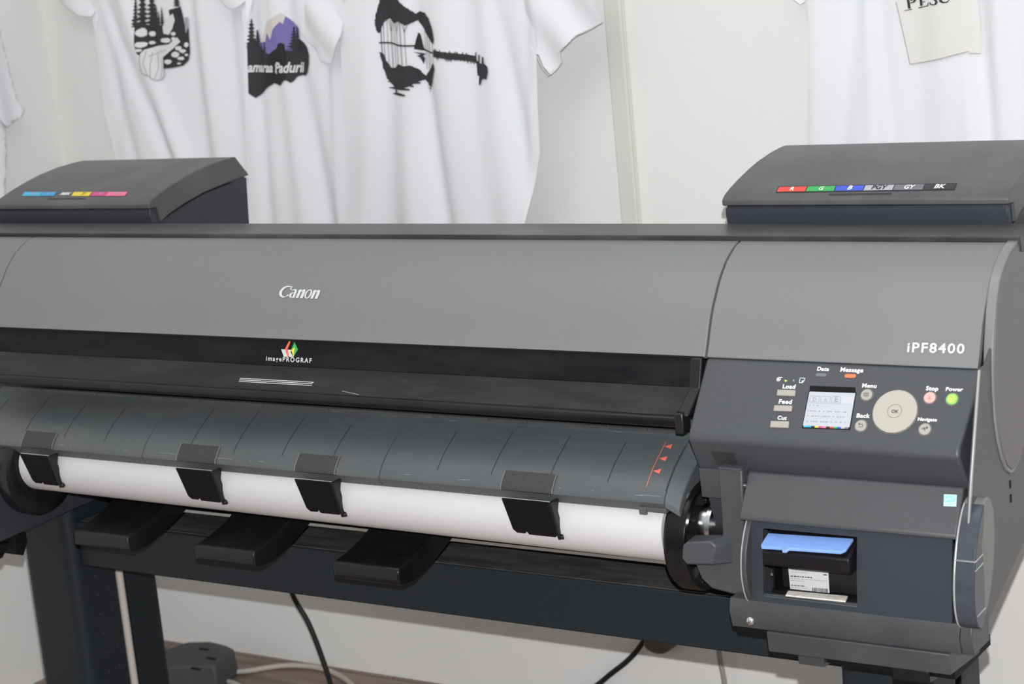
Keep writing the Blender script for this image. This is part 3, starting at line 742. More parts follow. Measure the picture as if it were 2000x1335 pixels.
# ---- ink tank housings on the top plate
LP = [(.300, 1.0735), (.3000, 1.0810), (.3075, 1.0870), (.324, 1.0932), (.349, 1.1010), (.384, 1.1100), (.414, 1.1165), (.456, 1.1225), (.489, 1.1250), (.510, 1.1255)]
LSURF = [(.302, 1.0830), (.3075, 1.0870), (.324, 1.0932), (.349, 1.1010), (.384, 1.1100), (.414, 1.1165)]
def tank(x0, x1, yend):
    LPx = [(y if y < .48 else y + (yend - .510) * (y - .48) / .03, z) for y, z in LP]
    skirt = [(yend + .030, 1.0900), (yend + .005, 1.0885), (.502, 1.0860), (.436, 1.0790), (.385, 1.0685), (.344, 1.0570), (.323, 1.0480), (.318, 1.0725)]
    bb = MB(); bb.prism([(.3045, 1.0560), (.3045, 1.0725), (.33, 1.0725), (yend - .01, 1.10), (yend + .026, 1.086), (yend + .016, .975), (.32, 1.020)], x0 + .004, x1 - .0035)
    body = bb.build('ink_tank_unit', TANK, PR, bevel=.0015)
    bb = MB(); bb.prism([(.3060, 1.0480), (.3030, 1.0600), (.3030, 1.0700), (.312, 1.0700), (.318, 1.0480)], x0 + .0030, x1 - .0030); bb.build('front_band', TANK, body, bevel=.001)
    bb = MB(); bb.prism(LPx + skirt, x0, x1); lid = bb.build('tank_lid', LID, PR, bevel=.0018, seg=3)
    bb = MB(); bb.prism([(y, z) for y, z in [(.319, 1.046), (.344, 1.0560), (.385, 1.0675), (.436, 1.0780), (.502, 1.0850), (.508, 1.0835), (.436, 1.0762), (.385, 1.0655), (.35, 1.056)]], x1 - .004, x1 - .0025)
    bb.build('lid_gap', BLACKM, body)
    return body, lid
tkr, lidr = tank(-.0405, .3470, .503)
tkl, lidl = tank(-1.428, -1.0675, .522)
S = Surf(LSURF)
a = Art(S)
def LR(x, y): return (1400 + x / 3.3333, 260 + y / 3.3333)
bx = [388, 577, 765, 952, 1145, 1342, 1545]; tx = [405, 592, 777, 967, 1160, 1356, 1560]
yb = lambda x: 385 - (x - 388) * 17 / 1157; yt = lambda x: 352 - (x - 405) * 22 / 1155
for k, (c, t_, tm) in enumerate((('red', 'R', WHITE), ('green', 'G', WHITE), ('blue', 'B', WHITE), ('palegrey', 'PGY', INK), ('grey', 'GY', WHITE), ('black', 'BK', WHITE))):
    g = 3
    a.poly([LR(bx[k] + g, yb(bx[k]) - 1), LR(bx[k + 1] - g, yb(bx[k + 1]) - 1), LR(tx[k + 1] - g, yt(tx[k + 1]) + 1), LR(tx[k] + g, yt(tx[k]) + 1)], lm(c), .0008)
    cx = (bx[k] + bx[k + 1]) / 2; w = {1: 14, 2: 34, 3: 48}[len(t_)]
    a.text(t_, LR(cx - w + 4, yb(cx) - 7), LR(cx + w + 4, yb(cx) - 7.6), tm, .0011, bold=.03, hk=1.35)
o0 = [LR(383, 389), LR(1549, 372), LR(1566, 326), LR(402, 348)]
a.poly(o0, INK, .0005)
a.poly([LR(735, 396), LR(1135, 390), LR(1142, 397), LR(728, 404)], LINE, .0006)
a.build('ink_colour_label', lidr)
a = Art(S)
def LL(x, y): return (x / 3.846, 280 + y / 3.846)
for x0, x1, c in ((163, 300, 'palecyan'), (300, 408, 'cyan'), (535, 672, 'yellow'), (677, 790, 'magenta'), (790, 940, 'pink')):
    a.poly([LL(x0, 397), LL(x1 - 3, 397), LL(x1 + 20, 367), LL(x0 + 24, 367)], lm(c), .0008)
a.text('MBK', LL(448, 390), LL(520, 390), WHITE, .0010, bold=.03, hk=1.2)
for x, t_ in ((240, 'PC'), (360, 'C'), (610, 'Y'), (738, 'M'), (868, 'PM')): a.text(t_, LL(x - 10 * len(t_), 391), LL(x + 10 * len(t_) + 6, 391), {'Y': INK}.get(t_, lm('palegrey')), .0011, hk=1.1)
a.poly([LL(370, 412), LL(640, 412), LL(646, 419), LL(360, 420)], LINE, .0006)
a.build('ink_colour_label', lidl)

# ---- left lower housing
b = MB(); b.prism([(-.030, .735), (-.030, .606), (.190, .612), (.30, .62), (.30, .735)], XL + .02, -1.163); b.build('left_housing', TANK, PR, bevel=.002)
b = MB(); b.prism([(.008, .606), (.008, .576), (.022, .570), (.034, .588), (.034, .606)], -1.25, -1.165); b.prism([(-.06, .606), (-.06, .580), (-.02, .580), (.0, .60)], -1.40, -1.165); b.build('left_foot', BLACKM, PR, bevel=.001)
# ---- output guide arms below the roll
for px, py in ((133, 1035), (388, 1055), (652, 1090)):
    x0 = at(px, py, 2, .637).x; w = .112
    b = MB(); b.prism([(-.004, .6340), (-.007, .6290), (-.007, .6120), (.004, .6065), (.030, .6050), (.065, .6130), (.110, .6300), (.165, .6500), (.165, .690), (.130, .680), (.095, .6620), (.060, .6460), (.020, .6365)], x0, x0 + w)
    b.build('guide_arm', GLOSS, PR, bevel=.003, seg=3)
# ---- stand
st = thing('printer_stand', 'dark slate steel stand with cross beam and posts beneath the wide-format printer', 'stand', (-.54, .25, 0))
b = MB(); b.box(-1.20, .165, .170, .262, .5, .578); bm_ = b.build('cross_beam', BEAM, st, bevel=.003)
b = MB(); b.box(-1.19, .16, .172, .260, .578, .5790); b.build('beam_top', BEAMTOP, bm_)
def post(x0, x1, zt, side_x):
    n = 10; r = .022
    pts = []
    for k in range(n + 1):
        t = math.pi + math.pi / 2 * k / n; pts.append((x0 + r + r * math.cos(t), .150 + r + r * math.sin(t)))
    for k in range(n + 1):
        t = -math.pi / 2 + math.pi / 2 * k / n; pts.append((x1 - r + r * math.cos(t), .150 + r + r * math.sin(t)))
    pts += [(x1, .240), (x1 - .012, .240), (x1 - .012, .262), (x1, .262)]
    for k in range(n + 1):
        t = math.pi / 2 * k / n; pts.append((x1 - r + r * math.cos(t), .345 - r + r * math.sin(t)))
    pts += [(x0 + .012, .345), (x0, .33)]
    bb = MB(); bb.prismz(pts, .05, zt); o = bb.build('post', BEAM, st, smooth=40)
    bb = MB(); bb.box(x0 - .01, x1 + .01, -.10, .62, .012, .05); bb.build('foot', BEAM, st, bevel=.008)
    return o
pl = post(-1.318, -1.199, .605, 0)
for k in range(6):
    z = .475 - k * .034
    for y, dz in ((.196, 0), (.222, .012)):
        b = MB(); b.lathe_x([(-1.1995, .0013), (-1.1985, .0013)], y, z + dz - (y - .196) * .4, 8); b.build('rivet', PANEL, pl)
post(.150, .272, .600, 0)
b = MB(); b.prismz([(.1545, .149), (.178, .149), (.178, .1475), (.1545, .1475)], .30, .50); 
for x0, x1, z0 in ((-1.318, -1.20, .604), (.155, .268, .5985)):
    b = MB(); b.box(x0, x1, .20, .30, z0, .645); b.build('mount', BLACKM, st)

# ================================================================== roll of paper and its holder
PRL = thing('paper_roll', 'long roll of plain white paper lying under the printer output tray', 'paper roll', (-.559, .042, .722))
n = 96
b = MB(); b.lathe_x([(-1.118, .026), (-1.118, .0422), (-1.1172, .0430), (-.0008, .0430), (0, .0422), (0, .026)], .040, .722, n)
b.v = [(x, y, z - .0075 * (x + 1.118) / 1.118) for x, y, z in b.v]; b.build('paper', PAPER, PRL, smooth=40)
RH = thing('roll_holder', 'black round flanged holder carrying the white paper roll at both its ends', 'roll holder', (-.559, .042, .722))
b = MB(); b.lathe_x([(-1.150, .022), (.075, .022)], .042, .722, 32); b.build('shaft', BLACK, RH)
def flange(x0, d, cz, g, cy=.042):
    bb = MB()
    prof = [(x0, .044), (x0, .066), (x0 + d * .005, .080), (x0 + d * .009, .0835), (x0 + d * .030, .0835), (x0 + d * .034, .081), (x0 + d * .034, .072), (x0 + d * .018, .066), (x0 + d * .018, .036)]
    prof = [(x, .036 + (r - .036) * g if r > .044 else r) for x, r in prof]
    bb.lathe_x(prof, cy, cz, 96)
    f_ = bb.build('flange', GLOSS, RH, smooth=30)
    bb = MB(); bb.lathe_x([(x0 + d * .010, .036), (x0 + d * .040, .036), (x0 + d * .044, .032)], cy, cz, 40)
    for k in range(6):
        t = k * math.pi / 3 + .3; c, s_ = math.cos(t), math.sin(t)
        R_ = .036 + .035 * g; q = [(.034, -.004), (R_, -.006), (R_, .006), (.034, .004)]
        bb.prism([(cy + c * u - s_ * v, cz + s_ * u + c * v) for u, v in q], x0 + d * .017, x0 + d * .030)
    bb.build('hub', BLACK, f_, bevel=.001)
    return f_
fr = flange(.0015, 1, .7030, .70, .056); flange(-1.119, -1, .706, .74, .050)
b = MB(); b.lathe_x([(.040, .012), (.040, .026), (.052, .026), (.052, .030), (.058, .030), (.058, .012)], .042, .722, 32); b.build('ring', CHROME, fr)

# ================================================================== print head cartridge in the bay
CT = thing('maintenance_cartridge', 'black ink waste cartridge with blue handle sitting in the opening of the lower right housing', 'cartridge', (.206, .0, .667))
def q(px, py, y): p = atY(px, py, y); return Vector(p)
bl = [q(1484, 1066, -.040), q(1500, 1040, -.016), q(1667, 1051, -.016), q(1649, 1077, -.040)]
b = MB()
def bpt(i, dz): v = bl[i]; return (v.x, v.y, v.z + dz)
fl_, bl_, br_, fr_ = bl
def lerp(a_, b_, t): return a_ + (b_ - a_) * t
out = [lerp(fl_, bl_, .12), lerp(fl_, fr_, .02), lerp(fl_, fr_, .26), lerp(fl_, fr_, .285) + Vector((0, -.003, -.002)), lerp(fl_, fr_, .33) + Vector((0, -.003, -.002)), lerp(fl_, fr_, .355), lerp(fl_, fr_, .96), lerp(fr_, br_, .2), lerp(br_, fr_, .03), br_, bl_]
nn_ = len(out)
b.add([tuple(v) for v in out] + [tuple(v - Vector((0, 0, .0035))) for v in out], [tuple(range(nn_)), tuple(range(nn_, 2 * nn_))[::-1]] + [(i, nn_ + i, nn_ + (i + 1) % nn_, (i + 1) % nn_) for i in range(nn_)])
hd = b.build('handle', BLUEH, CT, bevel=.0008)
b = MB()
for k in range(5):
    t0 = .35 + k * .085
    p0 = lerp(lerp(fl_, bl_, t0), lerp(fr_, br_, t0), .22); p1 = lerp(lerp(fl_, bl_, t0), lerp(fr_, br_, t0), .76)
    b.add([p0 + Vector((0, -.0005, .0006)), p1 + Vector((0, -.0005, .0006)), p1 + Vector((0, .0007, .0008)), p0 + Vector((0, .0007, .0008))], [(0, 1, 2, 3)])
b.build('grip_lines', BLUEH2, hd, smooth=0)
b = MB()
zt = min(v.z for v in bl) - .0035
b.prism([(-.0385, .724), (-.0385, .7080), (-.034, .7045), (.02, .706), (.02, .740), (-.016, .7375)], fl_.x + .001, fr_.x + .0045)
b.build('shell', mat('cartridge_black', (.009, .008, .011), .4, .2, var=.2, vscale=30), CT, bevel=.002)
b = MB(); b.box(fl_.x + .006, fr_.x + .006, .0, .055, .6668, .730); b.build('cartridge_body', BLACK, CT, bevel=.0015)
PB = PlaneY(-.0005)
a = Art(PB)
def K(x, y): return (1430 + x / 6.067, 1000 + y / 6.067)
a.poly([K(665, 640), K(1140, 675), K(1155, 955), K(690, 905)], mat('white_sticker', (.55, .56, .57), .5), .0004)
rr = random.Random(2)
rowsK = [(683, 690, 1130), (700, 715, 1040), (722, 700, 900), (772, 695, 950), (800, 695, 1125), (822, 695, 860), (880, 700, 870), (903, 695, 895)]
for y, x0, x1 in rowsK:
    x = x0
    while x < x1:
        w = rr.uniform(14, 45); sl = (y - 640) * 0 + (x - 690) * .075
        a.line([K(x, y + sl - 20), K(min(x + w, x1), y + sl - 20 + w * .07)], .0010 if y not in (772,) else .0014, INK if y in (683, 772, 880) else INKG, .0006); x += w + 9
x = 950
while x < 1130:
    w = rr.choice((4, 7, 10)); a.poly([K(x, 888 + (x - 950) * .08), K(x + w, 889 + (x - 950) * .08), K(x + w + 2, 940 + (x - 950) * .08), K(x + 2, 939 + (x - 950) * .08)], INK, .0007); x += w + rr.choice((4, 7))
a.poly([K(1085, 730), K(1125, 734), K(1125, 746), K(1085, 742)], INK, .0007)
a.build('cartridge_label', CT)
# absorbent strip lying in the bay
b = MB(); s4 = [at(*K(632, 978), 2, .6710), at(*K(1345, 1050), 2, .6710), at(*K(1372, 988), 2, .6710), at(*K(662, 925), 2, .6710)]
b.prismz([(v.x, v.y) for v in s4], .6692, .6710)
o = b.build('absorbent_strip', mat('felt_white', (.62, .60, .55), .9, .1, var=.12, vscale=150, bump=.4, bscale=500), bevel=.0004)
tag(o, 'thin off-white felt strip lying on the sill of the opening under the ink waste cartridge', 'felt strip')

# ================================================================== T-shirts
def make_fold(lines, y0, amp0=.004, seed=0):
    """surface depth of hanging cloth: creases along given lines (x at z=1.35, x at z=.93, width, amount)"""
    def fn(x, z):
        t = (1.35 - z) / .42; y = y0
        for xt, xb, w, am in lines:
            d = (x - (xt + (xb - xt) * t)) / (w * (1 + .3 * max(t, 0)))
            y += am * math.exp(-d * d) * (0.55 + .45 * min(1.4, max(0, t + .3)))
        y += amp0 * math.sin(x * 31 + z * 4 + seed) * math.sin(z * 5 + seed * 2) + amp0 * .5 * math.sin(x * 67 - z * 9 + seed * 1.7)
        return min(y, WALLY - .012)
    return fn
def cloth(mbx, poly, fn, step=.007, eps=0.0, mi=0):
    v, f = fill(poly, step); mbx.add([(x, fn(x, z) - eps, z) for x, z in v], f, mi)
def wx(px, py, y=.93): p = atY(px, py, y); return (p.x, p.z)
def xs(px, py, y=.93): return wx(px, py, y)[0]
def lines_px(lst, y):
    out = []
    for (x1, y1, x2, y2, w, am) in lst:
        a_, c_ = wx(x1, y1, y), wx(x2, y2, y); k = (c_[0] - a_[0]) / (c_[1] - a_[1])
        out.append((a_[0] + k * (1.35 - a_[1]), a_[0] + k * (.93 - a_[1]), w, am))
    return [(a_, b_, w_ * 1.5, am_ * .8) for a_, b_, w_, am_ in out]
def shirt(label, left, right, top_z, hem_z, folds, y0, seed, sleeves, shoulder=True, name='t_shirt', group='white printed T-shirts hanging on the walls'):
    """left/right: lists of (x,z) down the body edges"""
    cx = (left[0][0] + right[0][0]) / 2
    root = thing(name, label, 'T-shirt', (cx, y0 + .01, hem_z), group)
    fn = make_fold(folds, y0, seed=seed)
    wl = left[0][0]; wr = right[0][0]
    neck = .085
    top = [(wr, top_z - .16), (wr + .005, top_z - .05), (cx + neck, top_z), (cx + neck * .6, top_z - .05), (cx, top_z - .08), (cx - neck * .6, top_z - .05), (cx - neck, top_z), (wl - .005, top_z - .05), (wl, top_z - .16)]
    poly = left + right[::-1] + top
    mbx = MB(); cloth(mbx, poly, fn)
    o = mbx.build('body', CLOTH, root, smooth=180, recalc=False)
    so = o.modifiers.new('cloth', 'SOLIDIFY'); so.thickness = .0022; so.offset = -1; so.use_rim = False
    for sl, yo, sd in sleeves:
        f2 = (lambda yo, sd: (lambda x, z: fn(x, z) - yo + .006 * math.sin(x * 55 + z * 38 + sd)))(yo, sd)
        mbx = MB(); cloth(mbx, sl, f2, step=.006)
        s_ = mbx.build('sleeve', CLOTH, root, smooth=180, recalc=False)
        so = s_.modifiers.new('cloth', 'SOLIDIFY'); so.thickness = .0020; so.offset = -1; so.use_rim = False
    return root, fn
def hem(root, fn, pxs, yo=0, w=.0012, y=.93, m_=None):
    a = Art(PlaneY(y, lambda x, z: fn(x, z) - yo), .006); a.line(pxs, w, m_ or CLOTHG, .0018); a.build('hem', root)

# A: forest print
LA = [wx(180, 50, .932), wx(190, 120, .932), wx(202, 220, .932), wx(222, 300, .932), wx(247, 440, .932)]; RA = [wx(478, 0, .932), wx(485, 200, .932), wx(492, 320, .932), wx(500, 440, .932)]
fA = lines_px([(300, 160, 355, 310, .012, -.014), (265, 150, 330, 310, .010, .012), (372, 0, 400, 300, .014, .014), (215, 120, 262, 310, .010, .008), (400, 100, 430, 300, .014, -.010), (445, 60, 470, 310, .012, .016), (240, 60, 245, 300, .012, -.006)], .932)
hA, fnA = shirt('white T-shirt with a black woodland and waterfall print, second from the left', LA, RA, 1.68, .90, fA, .932, 1.0,
    [([wx(113, 0, .92), wx(125, 12, .92), wx(150, 31, .92), wx(172, 33, .92), wx(177, 20, .92), wx(182, 60, .92), wx(178, -20, .92), wx(200, -150, .92), wx(160, -140, .92), wx(90, -40, .92)], .004, 1)])
a = Art(PlaneY(.928, fnA), .006)
def FZ(x, y): return (x / 2.857, y / 2.857)
def F5(x, y): return (240 + x / 4.5455, y / 4.5455)
st_ = .008
a.poly([F5(120, 190), F5(200, 220), F5(330, 230), F5(430, 250), F5(560, 230), F5(572, 470), F5(560, 540), F5(520, 585), F5(440, 603), F5(350, 612), F5(335, 560), F5(330, 520), F5(180, 500), F5(150, 470), F5(130, 400)], INK, .0022, st_)
a.poly([F5(400, 90), F5(500, 60), F5(520, 150), F5(550, 330), F5(470, 330), F5(430, 230)], INK, .0021, st_)
def tree(art, F, x, y0, y1, w, m_, eps, lean=0, tiers=9, seed=0):
    rr = random.Random(seed); L_ = []; R_ = []
    for k in range(tiers):
        t = (k + .3) / tiers; t2 = (k + 1) / tiers; yy = y0 + (y1 - y0) * t2; cx_ = x + lean * t2; ww = w * (t2 ** .7) * rr.uniform(.75, 1.1)
        g_ = (y1 - y0) / tiers; ww *= 1.35; L_ += [(cx_ - ww * .30, yy - g_ * .55), (cx_ - ww, yy)]; R_ += [(cx_ + ww * .30, yy - g_ * .6), (cx_ + ww, yy - 2)]
    pts = [F(x, y0)] + [F(*p) for p in R_] + [F(*p) for p in L_[::-1]]
    art.poly(pts, m_, eps, st_)
for x, y0, y1, w, s_ in ((160, -160, 250, 42, 1), (235, -140, 240, 46, 2), (110, -60, 240, 22, 3), (300, 100, 330, 26, 4), (330, 60, 300, 22, 5), (395, 180, 330, 20, 6), (460, -120, 60, 30, 7), (270, 40, 240, 30, 8)):
    tree(a, F5, x, y0, y1, w, INK, .0024, 12, 10, s_)
a.poly([F5(340, 240), F5(380, 170), F5(440, 120), F5(455, 180), F5(430, 260), F5(400, 310), F5(350, 300)], INKW, .0026, st_)
a.poly([F5(530, 160), F5(556, 150), F5(562, 240), F5(540, 300)], INKG, .0027, st_)
rr = random.Random(4)
for (x, y, rx_, ry_) in ((175, 395, 45, 26), (250, 380, 26, 16), (370, 360, 52, 24), (440, 345, 18, 18), (160, 445, 30, 14), (480, 430, 30, 20), (455, 485, 34, 26), (515, 455, 26, 18), (390, 550, 36, 22), (500, 520, 30, 16), (545, 400, 18, 22), (545, 490, 14, 12), (485, 565, 16, 8), (170, 290, 40, 40), (250, 300, 30, 25), (440, 300, 22, 16)):
    u, v = F5(x, y); pts = [(u + rx_ / 4.5455 * math.cos(2 * math.pi * k / 12) * rr.uniform(.85, 1.1), v + ry_ / 4.5455 * math.sin(2 * math.pi * k / 12) * rr.uniform(.85, 1.1)) for k in range(12)]
    a.poly(pts, INKW, .0027, st_)
a.poly([F5(165, 500), F5(200, 440), F5(290, 410), F5(400, 395), F5(470, 330), F5(500, 370), F5(430, 440), F5(345, 510), F5(350, 600), F5(362, 660), F5(340, 705), F5(300, 712), F5(275, 690), F5(245, 665), F5(200, 650), F5(170, 620), F5(160, 560)], INKW, .0030, st_)
for pts in (((180, 470), (175, 560), (185, 640)), ((215, 450), (205, 560), (240, 660)), ((255, 460), (250, 580), (262, 680)), ((300, 480), (310, 600), (290, 700)), ((330, 520), (340, 640), (330, 700)), ((170, 620), (200, 655), (245, 668), (290, 712), (340, 705), (362, 660), (350, 600)), ((230, 500), (300, 470), (380, 440))):
    a.line([F5(*p) for p in pts], .0014, INKG, .0034)
a.build('print', hA)

# B: mountain print
LB = [wx(474, 60, .908), wx(478, 180, .908), wx(483, 330, .908), wx(490, 440, .908)]; RB = [wx(664, 40, .908), wx(672, 180, .908), wx(680, 300, .908), wx(690, 440, .908)]
fB = lines_px([(505, 180, 525, 430, .010, .012), (560, 170, 600, 430, .012, -.010), (590, 150, 640, 430, .012, .014), (640, 120, 660, 300, .012, .010), (530, 0, 540, 300, .016, -.008), (655, 200, 665, 430, .008, -.012)], .908)
hB, fnB = shirt('white T-shirt with purple and black mountain print and script lettering', LB, RB, 1.68, .895, fB, .908, 2.3,
    [([wx(430, 0, .90), wx(438, 12, .90), wx(452, 18, .90), wx(466, 12, .90), wx(474, 2, .90), wx(480, 60, .90), wx(486, -40, .90), wx(500, -150, .90), wx(450, -140, .90), wx(410, -60, .90)], .004, 2)])
a = Art(PlaneY(.904, fnB), .006); st_ = .008
a.poly([F5(1085, 395), F5(1140, 350), F5(1210, 430), F5(1270, 425), F5(1400, 440), F5(1470, 400), F5(1500, 420), F5(1560, 345), F5(1610, 380), F5(1635, 420), F5(1652, 490), F5(1648, 570), F5(1630, 640), F5(1605, 675), F5(1575, 670), F5(1540, 680), F5(1515, 720), F5(1495, 735), F5(1460, 712), F5(1440, 712), F5(1400, 762), F5(1370, 745), F5(1340, 740), F5(1265, 785), F5(1200, 845), F5(1160, 873), F5(1108, 830)], INK, .0020, st_)
a.poly([F5(1150, 270), F5(1180, 290), F5(1200, 380), F5(1260, 370), F5(1275, 290), F5(1310, 355), F5(1340, 260), F5(1400, 190), F5(1420, 215), F5(1435, 145), F5(1500, 195), F5(1560, 255), F5(1560, 350), F5(1490, 450), F5(1400, 440), F5(1280, 480), F5(1210, 430), F5(1160, 350)], PURPLE, .0022, st_)
a.poly([F5(1205, 375), F5(1250, 280), F5(1280, 190), F5(1330, 160), F5(1400, 110), F5(1435, 145), F5(1415, 212), F5(1398, 190), F5(1340, 262), F5(1310, 352), F5(1275, 292), F5(1255, 372)], CREAM, .0023, st_)
for x, y0, y1, w, s_ in ((1112, 160, 420, 34, 1), (1165, 260, 440, 32, 5), (1245, 370, 460, 16, 2), (1210, 380, 460, 16, 3), (1505, 230, 440, 48, 4), (1540, 220, 430, 26, 6)):
    tree(a, F5, x, y0, y1, w, INK, .0026, 6, 8, s_)
a.poly([F5(1250, 760), F5(1280, 500), F5(1330, 455), F5(1375, 430), F5(1390, 385), F5(1410, 378), F5(1440, 390), F5(1452, 520), F5(1455, 700), F5(1400, 755), F5(1340, 735)], INKD, .0028, st_)
a.text('amaraa', F5(1100, 640), F5(1335, 640), INKW, .0034, bold=.03, shear=.35, hk=1.15)
a.text('Padurii', F5(1355, 642), F5(1610, 640), INKW, .0034, bold=.03, shear=.35, hk=1.15)
a.line([F5(1362, 570), F5(1375, 655)], .002, INKW, .0036)
a.build('print', hB)

# C: guitar print
LC = [wx(662, 60, .880), wx(668, 180, .880), wx(676, 300, .880), wx(684, 440, .880)]; RC = [wx(1050, 85, .880), wx(1049, 180, .880), wx(1050, 300, .880), wx(1028, 440, .880)]
fC = lines_px([(835, 190, 870, 430, .010, .014), (760, 200, 770, 430, .016, .012), (915, 30, 955, 430, .014, .007), (990, 130, 1030, 320, .012, .014), (720, 260, 715, 430, .014, -.008), (955, 0, 985, 300, .014, -.006), (1040, 240, 1035, 430, .008, -.010), (1025, 0, 1045, 200, .010, .008), (880, 200, 900, 430, .020, -.012), (800, 200, 810, 430, .016, -.010)], .880)
slCr = [wx(1034, 96, .874), wx(1020, 40, .874), wx(1024, -60, .874), wx(1060, -150, .874), wx(1100, -110, .874), wx(1140, -40, .874), wx(1157, 0, .874), wx(1177, 43, .874), wx(1150, 58, .874), wx(1125, 70, .874), wx(1108, 88, .874), wx(1092, 100, .874), wx(1094, 122, .874), wx(1083, 135, .874), wx(1071, 147, .874), wx(1058, 130, .874), wx(1050, 108, .874)]
slCl = [wx(605, -100, .874), wx(600, 0, .874), wx(594, 30, .874), wx(590, 45, .874), wx(587, 60, .874), wx(598, 75, .874), wx(618, 92, .874), wx(622, 105, .874), wx(628, 118, .874), wx(640, 126, .874), wx(650, 110, .874), wx(657, 90, .874), wx(664, 70, .874), wx(668, 0, .874), wx(680, -100, .874), wx(660, -150, .874)]
hC, fnC = shirt('white T-shirt with a black guitar-shaped forest print, in the middle', LC, RC, 1.67, .89, fC, .880, 3.1, [(slCr, .004, 3), (slCl, .004, 4)])
hem(hC, fnC, [(1177, 43), (1150, 58), (1125, 70), (1108, 88), (1094, 101)], .006, .0016, .874); hem(hC, fnC, [(1050, 108), (1058, 130), (1071, 147), (1083, 135)], .006, .0011, .874)
hem(hC, fnC, [(588, 62), (600, 78), (620, 94), (628, 118), (640, 126)], .006, .0010, .874)
a = Art(PlaneY(.876, fnC), .006); st_ = .008
def F6(x, y): return (700 + x / 6.6667, y / 6.6667)
rr = random.Random(9)
def rough(pts, amt, seg=14):
    o = []
    for i in range(len(pts)):
        p = pts[i]; q_ = pts[(i + 1) % len(pts)]; k = max(1, int(math.hypot(q_[0] - p[0], q_[1] - p[1]) / seg))
        for j in range(k):
            t = j / k; o.append((p[0] + (q_[0] - p[0]) * t + rr.uniform(-amt, amt), p[1] + (q_[1] - p[1]) * t + rr.uniform(-amt, amt)))
    return o
a.poly([F6(*p) for p in rough([(255, -60), (400, -140), (500, -60), (560, 30), (640, 110), (715, 180), (770, 150), (850, 165), (920, 250), (970, 370), (1000, 520), (990, 575), (950, 540), (880, 460), (820, 370), (770, 310), (740, 260), (690, 300), (620, 330), (540, 280), (440, 300), (380, 240), (320, 270), (285, 310), (250, 440), (215, 400), (200, 300), (205, 200), (220, 140), (240, 40)], 4)], INK, .0020, .008)
a.poly([F6(*p) for p in rough([(250, 680), (290, 700), (330, 810), (400, 890), (480, 880), (520, 830), (600, 860), (680, 850), (760, 900), (800, 960), (830, 990), (880, 930), (940, 870), (985, 820), (1000, 900), (960, 1020), (930, 1090), (890, 1150), (865, 1100), (820, 1040), (740, 1080), (680, 1120), (620, 1140), (500, 1150), (440, 1130), (380, 1080), (330, 1020), (290, 880)], 4)], INK, .0020, .008)
for (x0, x1, y, h) in ((360, 680, 1140, 22), (420, 625, 1215, 22), (340, 780, 1060, 20), (700, 820, 1020, 14), (640, 720, 1105, 16), (860, 950, 1060, 14), (850, 930, 1110, 12), (870, 910, 1150, 10)):
    a.poly([F6(x0, y), F6((x0 + x1) / 2, y - h / 2), F6(x1, y + 14), F6(x1, y + 14 + h), F6((x0 + x1) / 2, y + h + 6), F6(x0 + 10, y + h * .6)], INK, .0022)
a.poly([F6(465, 1140), F6(495, 1140), F6(500, 1220), F6(470, 1220)], INK, .0022)
a.line([F6(860, 1130), F6(885, 1210)], .0010, INK, .0022)
for k, x in enumerate((262, 290, 335, 395, 455, 500, 560, 615)):
    a.line([F6(x - 6, 260), F6(x + 8, 560), F6(x + 30, 900)], .0010 if k % 3 else .0016, INK, .0022)
for x in (840, 885, 925, 975): a.line([F6(x - 4, 400), F6(x, 650), F6(x + 2, 900)], .0009, INK, .0022)
for x in (395, 500, 615): a.line([F6(x - 40, 270), F6(x, 420), F6(x + 45, 270)], .0010, INK, .0022)
a.line([F6(245, 560), F6(400, 562), F6(540, 590), F6(730, 600)], .0030, INK, .0023); a.line([F6(800, 650), F6(980, 690)], .0028, INK, .0023)
a.poly([F6(745, 425), F6(770, 450), F6(800, 590), F6(815, 635), F6(860, 655), F6(800, 665), F6(710, 640), F6(725, 520)], INKD, .0024, .008)
a.poly([F6(705, 680), F6(760, 690), F6(840, 705), F6(800, 730), F6(825, 770), F6(805, 840), F6(770, 760), F6(740, 730), F6(770, 715)], INK, .0024)
up = []; dn = []
x = 985
while x < 1510:
    yc = 690 + (x - 985) * .155; up += [(x, yc - 40 - rr.choice((0, 8, 30))), (x + 9, yc - 36)]; dn += [(x, yc + 48 + rr.choice((0, 10, 34))), (x + 9, yc + 45)]; x += 20
a.poly([F6(*p) for p in up + [(1520, 760), (1520, 800)] + dn[::-1]], INK, .0022, .008)
a.poly([F6(*p) for p in [(1500, 680), (1515, 685), (1520, 790), (1545, 800), (1548, 715), (1572, 718), (1568, 820), (1600, 830), (1605, 740), (1632, 745), (1635, 820), (1690, 870), (1695, 940), (1675, 1035), (1625, 1025), (1600, 1045), (1580, 1105), (1555, 1105), (1560, 990), (1535, 985), (1520, 830), (1495, 790)]], INK, .0023, .008)
a.build('print', hC)

